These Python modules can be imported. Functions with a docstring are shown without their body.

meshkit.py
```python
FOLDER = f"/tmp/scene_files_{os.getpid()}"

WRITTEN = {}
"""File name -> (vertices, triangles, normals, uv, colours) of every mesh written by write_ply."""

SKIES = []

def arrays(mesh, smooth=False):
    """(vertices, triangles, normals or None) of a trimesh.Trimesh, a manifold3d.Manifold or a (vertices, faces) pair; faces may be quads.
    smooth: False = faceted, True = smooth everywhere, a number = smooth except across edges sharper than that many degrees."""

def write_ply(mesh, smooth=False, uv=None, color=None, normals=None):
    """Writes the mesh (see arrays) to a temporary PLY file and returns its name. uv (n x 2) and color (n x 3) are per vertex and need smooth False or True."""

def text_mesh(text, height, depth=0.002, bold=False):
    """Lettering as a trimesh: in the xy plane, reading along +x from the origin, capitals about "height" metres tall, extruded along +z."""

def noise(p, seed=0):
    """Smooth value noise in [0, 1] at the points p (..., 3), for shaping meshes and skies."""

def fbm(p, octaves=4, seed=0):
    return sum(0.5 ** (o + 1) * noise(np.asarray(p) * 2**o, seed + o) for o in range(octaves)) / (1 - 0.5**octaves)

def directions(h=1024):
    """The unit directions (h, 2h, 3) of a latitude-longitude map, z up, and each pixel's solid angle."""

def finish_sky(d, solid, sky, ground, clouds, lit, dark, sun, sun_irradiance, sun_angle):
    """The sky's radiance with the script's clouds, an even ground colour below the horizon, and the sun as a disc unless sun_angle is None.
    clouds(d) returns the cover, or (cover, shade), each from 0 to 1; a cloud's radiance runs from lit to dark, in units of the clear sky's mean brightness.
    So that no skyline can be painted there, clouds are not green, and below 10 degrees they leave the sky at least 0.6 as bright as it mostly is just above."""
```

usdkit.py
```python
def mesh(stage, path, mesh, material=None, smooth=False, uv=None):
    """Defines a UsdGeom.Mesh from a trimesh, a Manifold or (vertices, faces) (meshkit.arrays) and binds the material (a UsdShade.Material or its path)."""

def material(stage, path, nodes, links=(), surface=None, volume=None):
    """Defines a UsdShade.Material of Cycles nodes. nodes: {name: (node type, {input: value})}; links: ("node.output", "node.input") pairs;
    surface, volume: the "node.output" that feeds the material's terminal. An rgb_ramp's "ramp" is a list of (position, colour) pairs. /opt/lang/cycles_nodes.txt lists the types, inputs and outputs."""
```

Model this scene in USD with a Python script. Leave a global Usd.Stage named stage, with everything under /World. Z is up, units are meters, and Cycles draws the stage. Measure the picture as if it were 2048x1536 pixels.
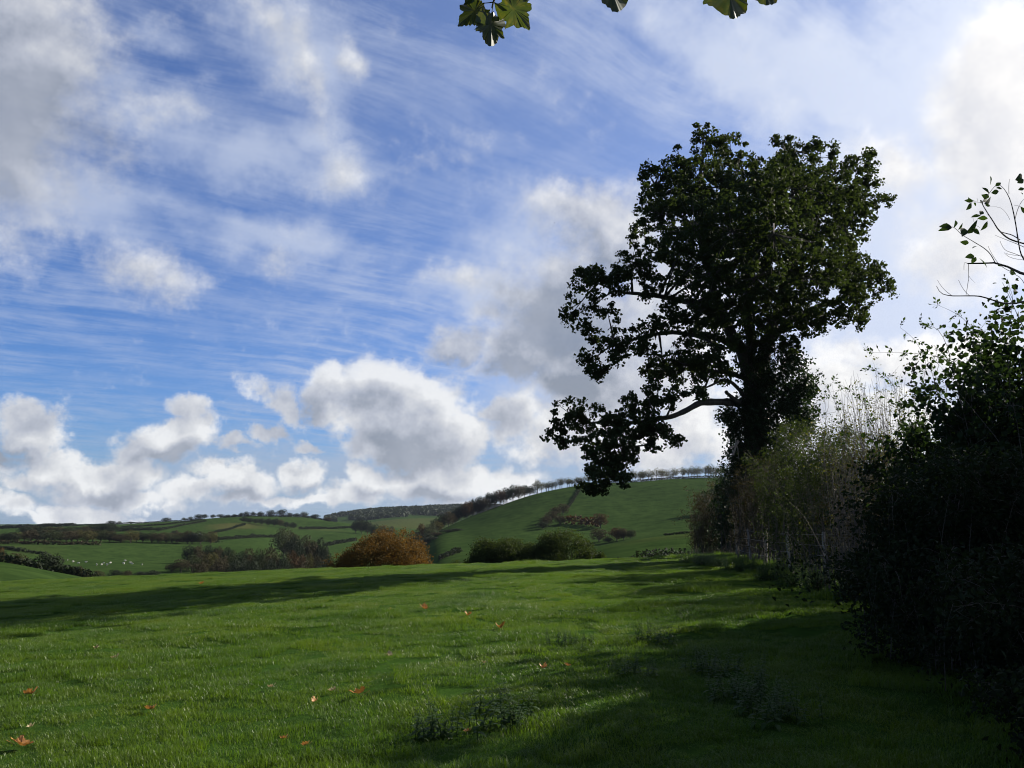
import math, random
import numpy as np
import trimesh
import usdkit, meshkit
from pxr import Usd, UsdGeom, UsdLux, UsdShade, Gf, Sdf, Vt

stage = Usd.Stage.CreateInMemory()
UsdGeom.SetStageUpAxis(stage, UsdGeom.Tokens.z)
UsdGeom.SetStageMetersPerUnit(stage, 1.0)
UsdGeom.Xform.Define(stage, '/World')
UsdGeom.Scope.Define(stage, '/World/Looks')
T = Sdf.ValueTypeNames
PI = math.pi

# ---------------------------------------------------------------- camera, sky, sun, exposure
EYE = np.array([0.0, 0.0, 1.65])
FPX = 1648.0                                   # focal length in pixels of a 2048 wide picture
HORIZON = 1046.0
PITCH = math.atan((HORIZON - 768.0) / FPX)
SUN_AZ, SUN_EL = math.radians(60.0), math.radians(28.5)
SKY_STRENGTH, SUN_INTENSITY, EXPOSURE = 0.05, 1.25, 1.3

cam = UsdGeom.Camera.Define(stage, '/World/camera')
cam.CreateHorizontalApertureAttr(36.0)
cam.CreateVerticalApertureAttr(27.0)
cam.CreateFocalLengthAttr(36.0 * FPX / 2048.0)
cam.CreateFocusDistanceAttr(30.0)
cam.CreateFStopAttr(0.0)
cam.CreateClippingRangeAttr((0.05, 50000.0))
cam.CreateExposureAttr(EXPOSURE)
cam.AddTranslateOp().Set(Gf.Vec3d(*EYE))
cam.AddRotateXOp().Set(90.0 + math.degrees(PITCH))

def pix_dir(px, py):
    """World direction seen at a point of the 2048 x 1536 photograph."""
    x, y, z = (px - 1024) / FPX, (768 - py) / FPX, 1.0
    c, s = math.cos(PITCH), math.sin(PITCH)
    d = np.array([x, z * c - y * s, z * s + y * c])
    return d / np.linalg.norm(d)

def azel(px, py):
    d = pix_dir(px, py)
    return math.degrees(math.atan2(d[0], d[1])), math.degrees(math.asin(d[2]))

class Graph:
    """Small builder for node graphs."""
    def __init__(self): self.n, self.l, self.k = {}, [], 0
    def add(self, kind, out=None, **inputs):
        self.k += 1
        name = f'{kind}_{self.k}'
        vals = {}
        for key, v in inputs.items():
            if isinstance(v, str) and '.' in v: self.l.append((v, f'{name}.{key}'))
            else: vals[key] = v
        self.n[name] = (kind, vals)
        return f'{name}.{out}' if out else name
    def math(self, op, a, b=0.0, c=0.0, clamp=False):
        return self.add('math', 'value', math_type=op, value1=a, value2=b, value3=c, use_clamp=clamp)
    def range(self, v, a, b, lo=0.0, hi=1.0, kind='smoothstep'):
        return self.add('map_range', 'result', range_type=kind, value=v, from_min=a, from_max=b, to_min=lo, to_max=hi, clamp=True)
    def mix(self, fac, a, b, kind='mix'):
        return self.add('mix', 'color', mix_type=kind, fac=fac, color1=a, color2=b)
    def make(self, path, surface=None, volume=None):
        return usdkit.material(stage, path, self.n, self.l, surface=surface, volume=volume)

# ---- clouds: (px, py, rx, ry, turn, weight) in photograph pixels, turned into directions of the sky
CUMULUS = [
 # big main cumulus
 (800, 815, 190, 105, 0, 1), (665, 790, 95, 66, 0, 1), (790, 775, 90, 62, 0, 1), (865, 800, 95, 70, 0, 1), (905, 880, 85, 65, 0, 1), (800, 885, 120, 50, 0, 1),
 # tall cloud behind the oak
 (1165, 425, 150, 85, 0, .75), (1250, 480, 140, 130, 0, .8), (1130, 620, 170, 150, 0, 1), (1210, 740, 190, 130, 0, 1), (1040, 700, 110, 90, 0, .9), (1350, 640, 150, 200, 0, .9),
 (1130, 860, 230, 90, 0, .7), (1330, 880, 180, 90, 0, .7),
 # left cumulus
 (330, 885, 100, 50, 0, 1), (75, 868, 66, 46, 0, .8), (215, 950, 120, 46, 0, 1), (120, 935, 70, 42, 0, .9), (290, 905, 60, 34, 0, .8), (30, 1010, 60, 32, 0, .8), (140, 1013, 52, 26, 0, .9), (205, 1018, 46, 22, 0, .9), (10, 940, 70, 40, 0, .5),
 # low bank over the valley
 (480, 972, 80, 42, 0, .9), (600, 957, 62, 42, 0, .9), (735, 962, 60, 42, 0, .9), (870, 955, 150, 55, 0, 1), (530, 800, 80, 36, 25, .5), (380, 985, 90, 36, 0, .6), (690, 1000, 120, 30, 0, .6), (1000, 965, 120, 50, 0, .6), (640, 1014, 90, 18, 0, .7), (940, 1005, 120, 26, 0, .7),
 (420, 950, 70, 24, 0, .6), (300, 992, 120, 18, 0, .6), (50, 965, 90, 26, 0, .6), (690, 980, 80, 22, 0, .6), (520, 1008, 160, 15, 0, .6),
 # small ones
 (285, 545, 100, 64, 0, .60), (345, 575, 80, 50, 0, .54), (555, 533, 55, 28, 0, .30), (925, 570, 120, 40, 0, .45), (980, 640, 70, 36, 0, .5), (120, 1030, 200, 16, 0, .6),
 # right-hand bank
 (2010, 190, 130, 145, 0, .9), (2040, 330, 170, 180, 0, .9), (1800, 345, 90, 80, 0, .55), (1640, 770, 140, 70, 0, .7), (1850, 700, 280, 60, 0, .7), (1700, 860, 280, 90, 0, .8), (1960, 480, 150, 120, 0, .7),
 # big soft cloud, top left
 (30, 120, 190, 210, 0, .85), (120, 230, 130, 130, 0, .62), (20, 340, 140, 70, 0, .6), (-90, 230, 220, 240, 0, .9), (610, 120, 140, 40, 62, .40), (690, 340, 60, 60, 0, .42), (705, 125, 60, 36, 45, .42), (325, 210, 36, 120, 80, .34), (540, 40, 110, 50, 45, .40),
 # small dark rags
 (915, 692, 62, 40, 0, .7), (530, 878, 44, 24, 0, .7), (462, 900, 48, 17, 0, .6), (610, 897, 42, 15, 0, .6), (1005, 842, 62, 36, 0, .7), (60, 825, 90, 36, 0, .6), (370, 826, 55, 30, 30, .6), (560, 815, 60, 35, 40, .6), (15, 910, 40, 26, 0, .6),
]
VEIL = [
 (560, 60, 170, 100, 35, .72), (650, 130, 150, 90, 58, .72), (630, 260, 60, 130, 70, .7), (685, 335, 100, 85, 0, .75), (322, 220, 60, 160, 82, .62), (350, 85, 110, 50, 0, .5), (300, 390, 170, 50, 0, .55), (130, 410, 190, 70, 0, .8),
 (1700, 180, 380, 110, 35, 1), (1850, 420, 380, 260, 0, 1), (1800, 650, 480, 180, 0, 1), (1900, 150, 300, 240, 0, .9), (1480, 130, 340, 100, 35, .8), (300, 975, 480, 80, 0, .85), (800, 965, 580, 85, 0, .9), (960, 590, 200, 70, 0, .9), (1200, 850, 420, 180, 0, 1), (300, 1015, 560, 50, 0, 1),
 (560, 480, 260, 50, 8, .8), (480, 290, 240, 70, 0, .8), (1650, 560, 320, 260, 0, .9), (1050, 480, 200, 120, 0, .6),
]
DARK = [
 (815, 890, 140, 62, 0, 1), (600, 815, 70, 50, 0, .9), (1110, 640, 180, 140, 0, 1), (1050, 720, 120, 90, 0, 1), (1180, 760, 170, 90, 0, .8), (915, 692, 70, 50, 0, 1), (530, 878, 60, 34, 0, 1), (462, 900, 60, 26, 0, 1), (610, 897, 56, 24, 0, 1), (1005, 842, 72, 46, 0, 1), (60, 825, 100, 44, 0, .9), (370, 826, 66, 40, 30, .9),
 (80, 300, 230, 130, 0, .55), (215, 975, 120, 26, 0, .8), (330, 912, 90, 24, 0, .8), (480, 1000, 90, 20, 0, .7), (610, 985, 70, 20, 0, .7), (740, 985, 60, 18, 0, .6), (880, 985, 130, 20, 0, .6), (560, 815, 66, 44, 40, .9), (15, 910, 50, 34, 0, 1), (1980, 430, 110, 70, 0, .5), (250, 890, 60, 40, 0, .7),
]

def sky_graph():
    g = Graph()
    pos = g.add('geometry', 'position')
    xyz = g.add('separate_xyz', vector=pos)
    az = g.math('degrees', g.math('arctan2', f'{xyz}.x', f'{xyz}.y'))
    el = g.math('degrees', g.math('arcsine', f'{xyz}.z'))
    flat = g.add('combine_xyz', 'vector', x=az, y=el, z=0.0)
    def noise(scale, detail=5.0, rough=0.55, out='fac', vec=pos, dist=0.0):
        return g.add('noise_texture', out, vector=vec, scale=scale, detail=detail, roughness=rough, distortion=dist)
    # edges of the clouds are broken up by two sizes of turbulence
    def warp(scale, amp, detail):
        c = g.add('vector_math', 'vector', math_type='subtract', vector1=noise(scale, detail, 0.6, 'color'), vector2=(0.5, 0.5, 0.5))
        return g.add('vector_math', 'vector', math_type='scale', vector1=c, scale=amp)
    w1 = warp(9.0, 4.2, 2.0)
    w2 = warp(34.0, 1.9, 4.0)
    a1 = g.add('vector_math', 'vector', math_type='add', vector1=flat, vector2=w1)
    a2 = g.add('vector_math', 'vector', math_type='add', vector1=a1, vector2=w2)
    a3 = g.add('vector_math', 'vector', math_type='multiply', vector1=a2, vector2=(1, 1, 0))
    def field(blobs, sunward=(0.0, 0.0)):
        total = None
        for px, py, rx, ry, rot, weight in blobs:
            ca, ce = azel(px, py)
            ca, ce = ca - sunward[0], ce - sunward[1]
            grow = 1.06 if ce < 11 else 1.22
            sx, sy = math.degrees(rx / FPX) * grow, math.degrees(ry / FPX) * grow
            if rot:
                m = g.add('mapping', 'vector', mapping_type='texture', vector=a3, location=(ca, ce, 0), rotation=(0, 0, -math.radians(rot)), scale=(sx, sy, 1))
            else:
                m = g.add('vector_math', 'vector', math_type='multiply_add', vector1=a3, vector2=(1 / sx, 1 / sy, 0), vector3=(-ca / sx, -ce / sy, 0))
            f = g.add('gradient_texture', 'fac', gradient_type='spherical', vector=m)
            if weight != 1: f = g.math('multiply', f, weight)
            total = f if total is None else g.math('maximum', total, f)
        return total
    n_mid = noise(16.0, 7.0, 0.58)
    n_fine = noise(48.0, 6.0, 0.6)
    # the rest of the sky, outside the picture, carries the same kind of broken cumulus
    aside = g.range(g.math('absolute', az), 40.0, 52.0)
    above = g.range(el, 37.0, 46.0)
    rest = g.math('maximum', aside, above)
    free = g.range(noise(3.2, 7.0, 0.55), 0.54, 0.82, 0.0, 0.7, 'linear')
    def turb(f, k):
        t = g.math('multiply_add', n_mid, k, -0.5 * k)
        return g.math('add', f, t)
    d1 = g.math('maximum', field(CUMULUS), g.math('multiply', free, rest))
    d2 = field(VEIL)
    d3 = field(DARK)
    distant = g.range(el, 6.0, 16.0, 1.0, 0.0)
    dd = g.math('multiply_add', g.math('subtract', n_fine, 0.5), g.math('multiply_add', distant, 0.30, 0.38), turb(d1, 0.75))
    soft = g.range(dd, 0.02, 0.60, 0.0, 0.86)
    crisp = g.range(dd, 0.05, 0.42, 0.0, 0.94)
    cover = g.add('mix_float', 'result', fac=distant, a=soft, b=crisp)
    veil = g.math('multiply', g.range(turb(d2, 1.0), 0.0, 0.75), g.range(az, -30.0, 30.0, 0.60, 0.95, 'linear'))
    # high cirrus: streaks in a flat sheet far above
    zz = g.math('add', g.math('maximum', f'{xyz}.z', 0.0), 0.10)
    sheet = g.add('vector_math', 'vector', math_type='divide', vector1=pos, vector2=g.add('combine_xyz', 'vector', x=zz, y=zz, z=1.0))
    sheet = g.add('vector_math', 'vector', math_type='multiply', vector1=sheet, vector2=(1, 1, 0))
    turned = g.add('mapping', 'vector', mapping_type='point', vector=sheet, rotation=(0, 0, math.radians(-35.0)), scale=(1, 1, 1))
    wav = noise(1.1, 2.0, 0.5, 'color', turned)
    turned2 = g.add('vector_math', 'vector', math_type='add', vector1=turned, vector2=g.add('vector_math', 'vector', math_type='scale', vector1=wav, scale=0.30))
    long_ = g.add('mapping', 'vector', mapping_type='point', vector=turned2, scale=(0.8, 4.4, 1.0))
    streak = g.add('mix_float', 'result', fac=0.38, a=noise(1.7, 7.0, 0.64, 'fac', long_), b=noise(5.5, 6.0, 0.62, 'fac', turned2))
    patch = noise(1.0, 3.0, 0.5, 'fac', turned)
    cirrus = g.math('multiply', g.range(streak, 0.38, 0.66), g.range(patch, 0.30, 0.62, 0.30, 1.0))
    cirrus = g.math('multiply', cirrus, g.range(az, -34.0, 22.0, 0.60, 0.9, 'linear'))
    cirrus = g.math('add', g.math('multiply', cirrus, 0.70), g.range(az, -30.0, 34.0, 0.03, 0.40, 'linear'), clamp=True)
    # sunward glow inside thin cloud
    sd = (math.sin(SUN_AZ) * math.cos(SUN_EL), math.cos(SUN_AZ) * math.cos(SUN_EL), math.sin(SUN_EL))
    dot = g.add('vector_math', 'value', math_type='dot_product', vector1=pos, vector2=sd)
    glow = g.math('power', g.math('maximum', dot, 0.0), 5.0)
    # cloud brightness: relief towards the sun, grey bases
    off = g.add('vector_math', 'vector', math_type='add', vector1=pos, vector2=(0.012, -0.004, 0.022))
    n_off = noise(16.0, 7.0, 0.58, 'fac', off)
    relief = g.math('multiply', g.math('subtract', n_mid, n_off), 1.9)
    # light from above and from the sun's side: how much cloud lies that way
    d1up = field(CUMULUS, (0.5, 1.35))
    self_ = g.range(turb(d1up, 0.55), 0.05, 0.85, 0.0, 0.50)
    deep = g.math('multiply', g.range(turb(d3, 0.7), 0.0, 0.75), 0.62)
    under = g.range(el, 9.0, 24.0, 0.0, 0.36)          # higher up one looks at the shaded undersides
    self_ = g.math('add', self_, under)
    sh = g.math('add', g.math('add', self_, deep), g.math('multiply', relief, -1.0), clamp=True)
    sh = g.math('multiply', sh, g.range(dot, 0.74, 0.95, 1.0, 0.35))
    sh = g.math('multiply', sh, g.math('multiply_add', noise(9.0, 6.0, 0.6), 0.9, 0.42), clamp=True)
    SK = sky_levels
    colour = g.add('rgb_ramp', 'color', fac=sh, ramp=[(0.0, SK['lit']), (0.22, SK['mid1']), (0.55, SK['mid2']), (1.0, SK['dark'])])
    gl = g.mix(g.math('multiply', glow, 1.0, clamp=True), (1, 1, 1), SK['glow'])
    colour = g.mix(1.0, colour, gl, 'multiply')
    veilcol = g.mix(1.0, SK['veil'], gl, 'multiply')
    veilcol = g.mix(g.range(el, 3.0, 12.0, 0.80, 0.0), veilcol, SK['lowveil'])
    sky = g.add('sky_texture', 'color', sky_type='single_scattering', sun_disc=False, sun_elevation=SUN_EL, sun_rotation=SUN_AZ,
                altitude=SK['alt'], air_density=SK['air'], aerosol_density=SK['aer'], ozone_density=SK['ozo'])
    sky = g.mix(1.0, sky, SK['tint'], 'multiply')
    out = g.mix(cirrus, sky, veilcol)
    out = g.mix(veil, out, veilcol)
    # aerial light along the horizon
    low = g.range(el, 0.5, 8.0, 0.40, 0.0)
    out = g.mix(low, out, SK['low'])
    out = g.mix(cover, out, colour)
    bg = g.add('background_shader', 'background', color=out, strength=SKY_STRENGTH)
    return g.make('/World/Looks/sky', surface=bg)

CLOUD = 0.81
def _c(*v): return tuple(x * CLOUD for x in v)
sky_levels = dict(lit=_c(8.8, 8.9, 9.0), mid1=_c(7.1, 7.25, 7.5), mid2=_c(5.0, 5.3, 6.0), dark=_c(2.6, 2.95, 3.6), veil=_c(5.5, 6.25, 7.9), glow=(1.70, 1.60, 1.48), low=_c(3.2, 4.3, 6.1), lowveil=_c(4.0, 4.6, 5.7),
                  tint=_c(0.44, 0.74, 1.30), alt=100.0, air=1.0, aer=0.6, ozo=1.5)
sky = UsdLux.DomeLight.Define(stage, '/World/sky')
UsdShade.MaterialBindingAPI.Apply(sky.GetPrim()).Bind(sky_graph())
sky.GetPrim().SetCustomDataByKey('kind', 'structure')

sun = UsdLux.DistantLight.Define(stage, '/World/sun')
sun.CreateIntensityAttr(SUN_INTENSITY)
sun.CreateAngleAttr(0.53)
sun.CreateNormalizeAttr(True)
sun.CreateColorAttr(Gf.Vec3f(1.0, 0.93, 0.82))
sun.AddRotateZOp().Set(-math.degrees(SUN_AZ))
sun.AddRotateXOp().Set(-(90.0 - math.degrees(SUN_EL)) )

# ================================================================= helpers
def rng_of(seed): return np.random.default_rng(seed)

def tag(p, label=None, cat=None, group=None, kind=None):
    p = p.GetPrim() if hasattr(p, 'GetPrim') else p
    for k, v in (('label', label), ('category', cat), ('group', group), ('kind', kind)):
        if v: p.SetCustomDataByKey(k, v)
    return p

USED = {}
def numbered(parent, name):
    key = f'{parent}/{name}'
    n = USED.get(key, -1) + 1
    USED[key] = n
    return key if n == 0 else f'{key}_{n:03d}'

def obj(name, mesh, mat, parent='/World', smooth=False, kind=None):
    parent = parent if isinstance(parent, str) else str(parent.GetPath())
    m = usdkit.mesh(stage, numbered(parent, name), mesh, mat, smooth=smooth)
    if kind: tag(m, kind=kind)
    return m.GetPrim()

def thing(name, label, cat, loc=(0, 0, 0), rotz=0.0, scale=None, group=None):
    x = UsdGeom.Xform.Define(stage, numbered('/World', name))
    x.AddTranslateOp().Set(Gf.Vec3d(*map(float, loc)))
    if rotz: x.AddRotateZOp().Set(math.degrees(rotz))
    if scale is not None: x.AddScaleOp().Set(Gf.Vec3f(*np.broadcast_to(np.asarray(scale, float), 3).tolist()))
    tag(x, label, cat, group)
    return x.GetPrim()

def copy_of(proto, name, label, cat, loc, rotz=0.0, scale=None, group=None):
    p = thing(name, label, cat, loc, rotz, scale, group)
    p.GetReferences().AddInternalReference(proto)
    p.SetInstanceable(True)
    return p

def at_depth(px, py, depth):
    """The point that lies on the line of sight of a photograph pixel, this many metres ahead of the camera."""
    d = pix_dir(px, py)
    return EYE + d * (depth / d[1])

def join(parts):
    vs, fs, n = [], [], 0
    for v, f in parts:
        vs.append(v); fs.append(f + n); n += len(v)
    return np.vstack(vs), np.vstack(fs)

def tubes(P, R, sides=3):
    """P (n,k,3) polylines, R (n,k) radii -> (vertices, triangles) of n tapered tubes."""
    P, R = np.asarray(P, float), np.asarray(R, float)
    n, k, _ = P.shape
    t = np.gradient(P, axis=1)
    t /= np.linalg.norm(t, axis=2, keepdims=True) + 1e-12
    ref = np.where(np.abs(t[..., 2:3]) < 0.85, np.array([0, 0, 1.0]), np.array([1.0, 0.3, 0]))
    a = np.cross(t, ref); a /= np.linalg.norm(a, axis=2, keepdims=True) + 1e-12
    b = np.cross(t, a)
    ang = np.arange(sides) * 2 * PI / sides
    v = P[:, :, None] + R[:, :, None, None] * (np.cos(ang)[:, None] * a[:, :, None] + np.sin(ang)[:, None] * b[:, :, None])
    base = (np.arange(n) * k * sides)[:, None, None]
    i, j = np.arange(k - 1)[None, :, None] * sides, np.arange(sides)[None, None, :]
    j2 = (j + 1) % sides
    q = [base + i + j, base + i + j2, base + i + sides + j2, base + i + sides + j]
    q = [np.broadcast_to(x, (n, k - 1, sides)).ravel() for x in q]
    f = np.vstack([np.stack([q[0], q[1], q[2]], 1), np.stack([q[0], q[2], q[3]], 1)])
    return v.reshape(-1, 3), f

def path_tube(points, radii, sides=8, wob=0.0, seed=0, steps=6):
    """One bough through the given points, resampled smoothly."""
    from scipy.interpolate import PchipInterpolator
    p = np.asarray(points, float)
    s = np.concatenate([[0], np.cumsum(np.linalg.norm(np.diff(p, axis=0), axis=1))])
    u = np.linspace(0, s[-1], (len(p) - 1) * steps + 1)
    q = np.stack([PchipInterpolator(s, p[:, k])(u) for k in range(3)], 1)
    r = np.interp(u, s, radii)
    if wob:
        g = rng_of(seed)
        q[1:-1] += (np.stack([meshkit.noise(q[1:-1] * 1.3 + k * 9.1, seed + k) for k in range(3)], 1) - 0.5) * 2 * wob
        r = r * (0.9 + 0.2 * g.random(len(r)))
    return tubes(q[None], r[None], sides), q, r

def unit(v): return v / (np.linalg.norm(v, axis=-1, keepdims=True) + 1e-12)

def leaves(C, size, g, normal=None, spread=1.0, aspect=0.62, fold=0.18, vary=0.35, shape=4):
    """A small folded leaf at every point of C. normal: preferred facing (n,3)."""
    n = len(C)
    nn = g.normal(size=(n, 3)) * spread
    nn = unit(nn + (normal if normal is not None else np.array([0, 0, 0.4])))
    tt = unit(np.cross(nn, g.normal(size=(n, 3))))
    bb = np.cross(nn, tt)
    s = (size * (1 - vary + 2 * vary * g.random(n)))[:, None]
    L, W, F = s * 0.5, s * 0.5 * aspect, s * fold
    if shape == 4:
        v = np.stack([C - tt * L, C + bb * W + nn * F - tt * L * .1, C + tt * L, C - bb * W + nn * F - tt * L * .1], 1)
        f = np.array([[0, 1, 2], [0, 2, 3]])
    else:
        v = np.stack([C - tt * L, C - tt * L * .35 + bb * W * .85 + nn * F, C + tt * L * .3 + bb * W * .9 + nn * F * .8, C + tt * L - nn * F * .5,
                      C + tt * L * .3 - bb * W * .9 + nn * F * .8, C - tt * L * .35 - bb * W * .85 + nn * F], 1)
        f = np.array([[0, 1, 2], [0, 2, 3], [0, 3, 4], [0, 4, 5]])
    k = v.shape[1]
    return v.reshape(-1, 3), (f[None] + (np.arange(n) * k)[:, None, None]).reshape(-1, 3)

# ================================================================= materials
def leaf_material(name, ramp, rough=0.7, trans=0.35, tcol=None, spec=0.12):
    """Leaves: a colour of its own for every leaf, light passing through."""
    g = Graph()
    geo = g.add('geometry')
    col = g.add('rgb_ramp', 'color', fac=f'{geo}.random_per_island', ramp=ramp)
    p = g.add('principled_bsdf', 'BSDF', base_color=col, roughness=rough, specular_ior_level=spec)
    tc = g.mix(1.0, col, tcol or (1.5, 1.6, 0.7), 'multiply')
    t = g.add('translucent_bsdf', 'BSDF', color=tc)
    out = g.add('mix_closure', 'closure', fac=trans, closure1=p, closure2=t)
    return g.make('/World/Looks/' + name, surface=out)

def bark_material(name, c1, c2, scale=6.0):
    g = Graph()
    pos = g.add('geometry', 'position')
    m = g.add('mapping', 'vector', vector=pos, scale=(scale, scale, scale * 0.22))
    n = g.add('noise_texture', 'fac', vector=m, scale=2.2, detail=6.0, roughness=0.65)
    col = g.add('rgb_ramp', 'color', fac=n, ramp=[(0.3, c1), (0.7, c2)])
    b = g.add('bump', 'normal', height=n, strength=0.8, distance=0.03)
    p = g.add('principled_bsdf', 'BSDF', base_color=col, roughness=0.85, specular_ior_level=0.2, normal=b)
    return g.make('/World/Looks/' + name, surface=p)

M = {}
M['oak_leaf'] = leaf_material('oak_leaf', [(0, (.024, .034, .011)), (.5, (.050, .064, .017)), (.8, (.098, .090, .022)), (1, (.17, .105, .028))], trans=.30)
M['ivy_leaf'] = leaf_material('ivy_leaf', [(0, (.014, .026, .010)), (.7, (.030, .048, .014)), (1, (.07, .075, .02))], trans=.25, rough=.4)
M['hazel_leaf'] = leaf_material('hazel_leaf', [(0, (.014, .025, .008)), (.6, (.028, .042, .012)), (.9, (.062, .060, .015)), (1, (.11, .08, .018))], trans=.32)
M['hedge_green'] = leaf_material('hedge_green', [(0, (.026, .036, .011)), (.5, (.055, .068, .017)), (.85, (.115, .11, .025)), (1, (.24, .18, .03))], trans=.40)
M['hedge_brown'] = leaf_material('hedge_brown', [(0, (.032, .026, .013)), (.5, (.070, .050, .021)), (.85, (.10, .078, .024)), (1, (.20, .12, .03))], trans=.30)
M['hedge_yellow'] = leaf_material('hedge_yellow', [(0, (.07, .07, .018)), (.6, (.13, .115, .022)), (1, (.26, .18, .03))], trans=.45)
M['elder_leaf'] = leaf_material('elder_leaf', [(0, (.018, .032, .010)), (1, (.040, .058, .016))], trans=.40)
M['nettle_leaf'] = leaf_material('nettle_leaf', [(0, (.034, .062, .018)), (.7, (.070, .108, .028)), (1, (.15, .15, .045))], trans=.40, rough=.5)
M['bramble_leaf'] = leaf_material('bramble_leaf', [(0, (.011, .018, .006)), (.7, (.021, .031, .009)), (1, (.046, .036, .011))], trans=.28)
M['orange_leaf'] = leaf_material('orange_leaf', [(0, (.085, .058, .014)), (.20, (.28, .095, .015)), (.65, (.52, .145, .016)), (1, (.64, .24, .028))], trans=.40, tcol=(1.3, .95, .6))
M['green_bush_leaf'] = leaf_material('green_bush_leaf', [(0, (.026, .036, .010)), (.6, (.062, .070, .017)), (1, (.13, .105, .024))], trans=.35)
M['far_dark'] = leaf_material('far_dark', [(0, (.016, .022, .012)), (1, (.034, .042, .018))], trans=.15, spec=.1, rough=.8)
M['far_green'] = leaf_material('far_green', [(0, (.028, .036, .014)), (1, (.060, .066, .024))], trans=.15, spec=.1, rough=.8)
M['far_brown'] = leaf_material('far_brown', [(0, (.036, .030, .016)), (1, (.080, .058, .024))], trans=.15, spec=.1, rough=.8)
M['far_rust'] = leaf_material('far_rust', [(0, (.050, .028, .012)), (1, (.135, .066, .022))], trans=.15, spec=.1, rough=.8)
M['far_gold'] = leaf_material('far_gold', [(0, (.055, .050, .016)), (1, (.13, .105, .03))], trans=.15, spec=.1, rough=.8)
M['far_grey'] = leaf_material('far_grey', [(0, (.040, .046, .026)), (1, (.085, .090, .045))], trans=.2, spec=.1, rough=.8)
M['oak_bark'] = bark_material('oak_bark', (.020, .016, .012), (.060, .050, .040), 4.0)
M['twig_bark'] = bark_material('twig_bark', (.045, .036, .028), (.105, .088, .070), 20.0)
M['stem_bark'] = bark_material('stem_bark', (.045, .034, .026), (.12, .095, .075), 12.0)
M['far_bark'] = bark_material('far_bark', (.03, .026, .02), (.08, .07, .055), 1.0)
M['post_wood'] = bark_material('post_wood', (.09, .075, .06), (.22, .19, .155), 10.0)

M['row_leaf'] = leaf_material('row_leaf', [(0, (.055, .052, .034)), (1, (.13, .11, .062))], trans=.35, rough=.8)
def ground_material(name, c, tone=False, near=False):
    g = Graph()
    pos = g.add('geometry', 'position')
    big = g.add('noise_texture', 'fac', vector=pos, scale=0.012 if not near else 0.35, detail=4.0, roughness=0.6)
    mid = g.add('noise_texture', 'fac', vector=pos, scale=0.11 if not near else 3.0, detail=8.0, roughness=0.72)
    col = g.mix(big, c[0], c[1])
    col = g.mix(g.range(mid, .3, .75), col, c[2])
    if tone:
        a = g.add('attribute', 'fac', attribute='tone')
        col = g.mix(a, col, c[3])
    fine = g.add('noise_texture', 'fac', vector=pos, scale=2.0 if not near else 22.0, detail=6.0, roughness=0.7)
    b = g.add('bump', 'normal', height=fine, strength=0.7, distance=0.25 if not near else 0.03)
    p = g.add('principled_bsdf', 'BSDF', base_color=col, roughness=1.0, specular_ior_level=0.0, normal=b)
    return g.make('/World/Looks/' + name, surface=p)
M['turf'] = ground_material('turf', [(.020, .046, .008), (.030, .062, .010), (.016, .034, .007)], near=True)
M['pasture'] = ground_material('pasture', [(.0190, .0370, .0098), (.0340, .0560, .0150), (.0110, .0225, .0066), (.052, .052, .019)], tone=True)

# ================================================================= the lie of the land
from scipy.interpolate import PchipInterpolator
from scipy.ndimage import map_coordinates, gaussian_filter
def far(r): return r if r <= 100 else 100 + (r - 100) * 1.75
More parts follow.
